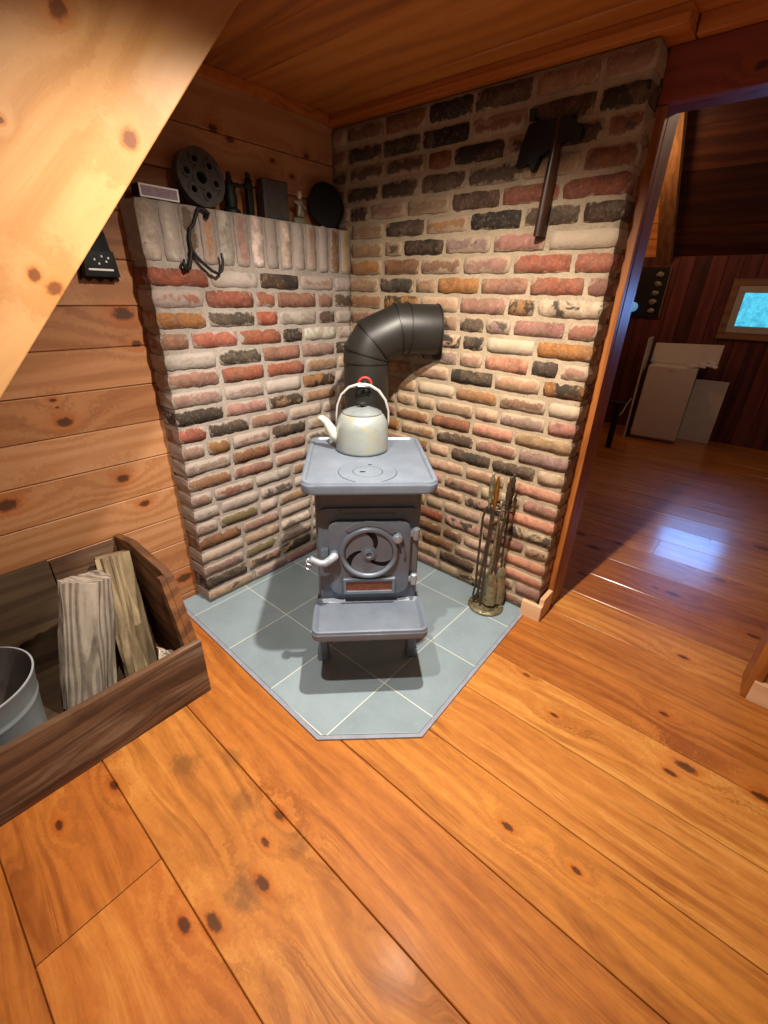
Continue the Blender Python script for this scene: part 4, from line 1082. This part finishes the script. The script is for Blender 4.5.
tag(obj('birch_bark', bm, M['bark'], smooth=60, loc=(.385, -1.372, .105), rot=(.35, .5, -.6)), 'curl of pale birch bark in the near corner of the firewood box', 'bark')
random.seed(21)
log('kindling_stick', M['log2'], (.345, -1.62, .03), (.385, -1.40, .065), [(.02, -.02), (.022, .02), (-.02, .018), (-.018, -.02)], 1.7, 'short kindling stick low in the box under the birch bark', .1)
# pail
pl = thing('ash_pail', 'grey-white enamel ash pail standing in the firewood box', 'pail', (.215, -1.905, .006))
bm = B(); lathe(bm, [(0, 0), (.138, 0), (.142, .004), (.146, .03), (.160, .19), (.163, .195), (.165, .205), (.163, .215), (.165, .22), (.174, .288), (.177, .292), (.177, .297), (.172, .298)], seg=56, cap=False); obj('wall', bm, M['pail'], pl, 50)
bm = B(); lathe(bm, [(.172, .298), (.169, .288), (.156, .19), (.141, .03), (.135, .012), (0, .012)], seg=56, cap=False); obj('lining', bm, M['pail_in'], pl, 50)
bm = B(); lathe(bm, [(0, .0125), (.138, .0125), (.140, .06), (.09, .085), (0, .095)], seg=40, cap=False); ragged(bm, .006, 30, 4); obj('ash', bm, M['pail_in'], pl, 60)

# ------------------------------------------------------------------ light
def spot(name, loc, target, energy, color, size, blend, radius=.03):
    l = bpy.data.lights.new(name, 'SPOT'); l.energy = energy; l.color = color; l.spot_size = math.radians(size); l.spot_blend = blend; l.shadow_soft_size = radius
    o = bpy.data.objects.new(name, l); COL.objects.link(o); o.location = loc
    o.rotation_euler = (Vector(target) - Vector(loc)).to_track_quat('-Z', 'Y').to_euler(); return o
spot('spot_lamp', (1.18, -.87, 2.06), (.66, -.52, 0), 225, (1, .92, .80), 131, 1.0, .02)
spot('spot_lamp', (1.12, -1.50, 2.08), (.80, -.70, 0), 125, (1, .93, .83), 118, 1.0, .02)
def point(name, loc, energy, color, radius=.08):
    l = bpy.data.lights.new(name, 'POINT'); l.energy = energy; l.color = color; l.shadow_soft_size = radius
    o = bpy.data.objects.new(name, l); COL.objects.link(o); o.location = loc; return o
point('gable_lamp', (.30, 3.3, 2.5), 12, (1, .58, .25))
point('loft_fill', (2.3, 2.3, 2.7), 24, (1, .72, .5))  # added fill that brightens the fridge and far room; no known lamp
# daylight coming through the little window
l = bpy.data.lights.new('window_daylight', 'AREA'); l.shape = 'RECTANGLE'; l.size = .62; l.size_y = .36; l.energy = 7; l.spread = math.radians(105); l.color = (.18, .40, 1)
o = bpy.data.objects.new('window_daylight', l); COL.objects.link(o); o.location = (1.62, FY - .05, 1.34); o.rotation_euler = (-PI / 2, 0, 0)

w = bpy.data.worlds.new('World'); scene.world = w; w.use_nodes = True
bg = w.node_tree.nodes['Background']; bg.inputs[0].default_value = (1, .84, .68, 1); bg.inputs[1].default_value = .25

# ------------------------------------------------------------------ camera
cam = bpy.data.cameras.new('camera'); co = bpy.data.objects.new('camera', cam); COL.objects.link(co)
cam.sensor_fit = 'HORIZONTAL'; cam.sensor_width = 36; cam.lens = 439.2415 / 768 * 36; cam.clip_start = .02
Rw = ((0.7571484, 0.6528493, 0.0226741), (0.3055306, -0.3232357, -0.8956393), (-0.5773884, 0.6850596, -0.4442028))
Mx = Matrix(((Rw[0][0], -Rw[1][0], -Rw[2][0], 1.785178), (Rw[0][1], -Rw[1][1], -Rw[2][1], -1.808207), (Rw[0][2], -Rw[1][2], -Rw[2][2], 1.4), (0, 0, 0, 1)))
co.matrix_world = Mx
scene.camera = co
scene.view_settings.view_transform = 'Standard'
try: scene.view_settings.look = 'None'
except Exception: pass
scene.view_settings.gamma = 1; scene.view_settings.exposure = 0; scene.view_settings.use_curve_mapping = False
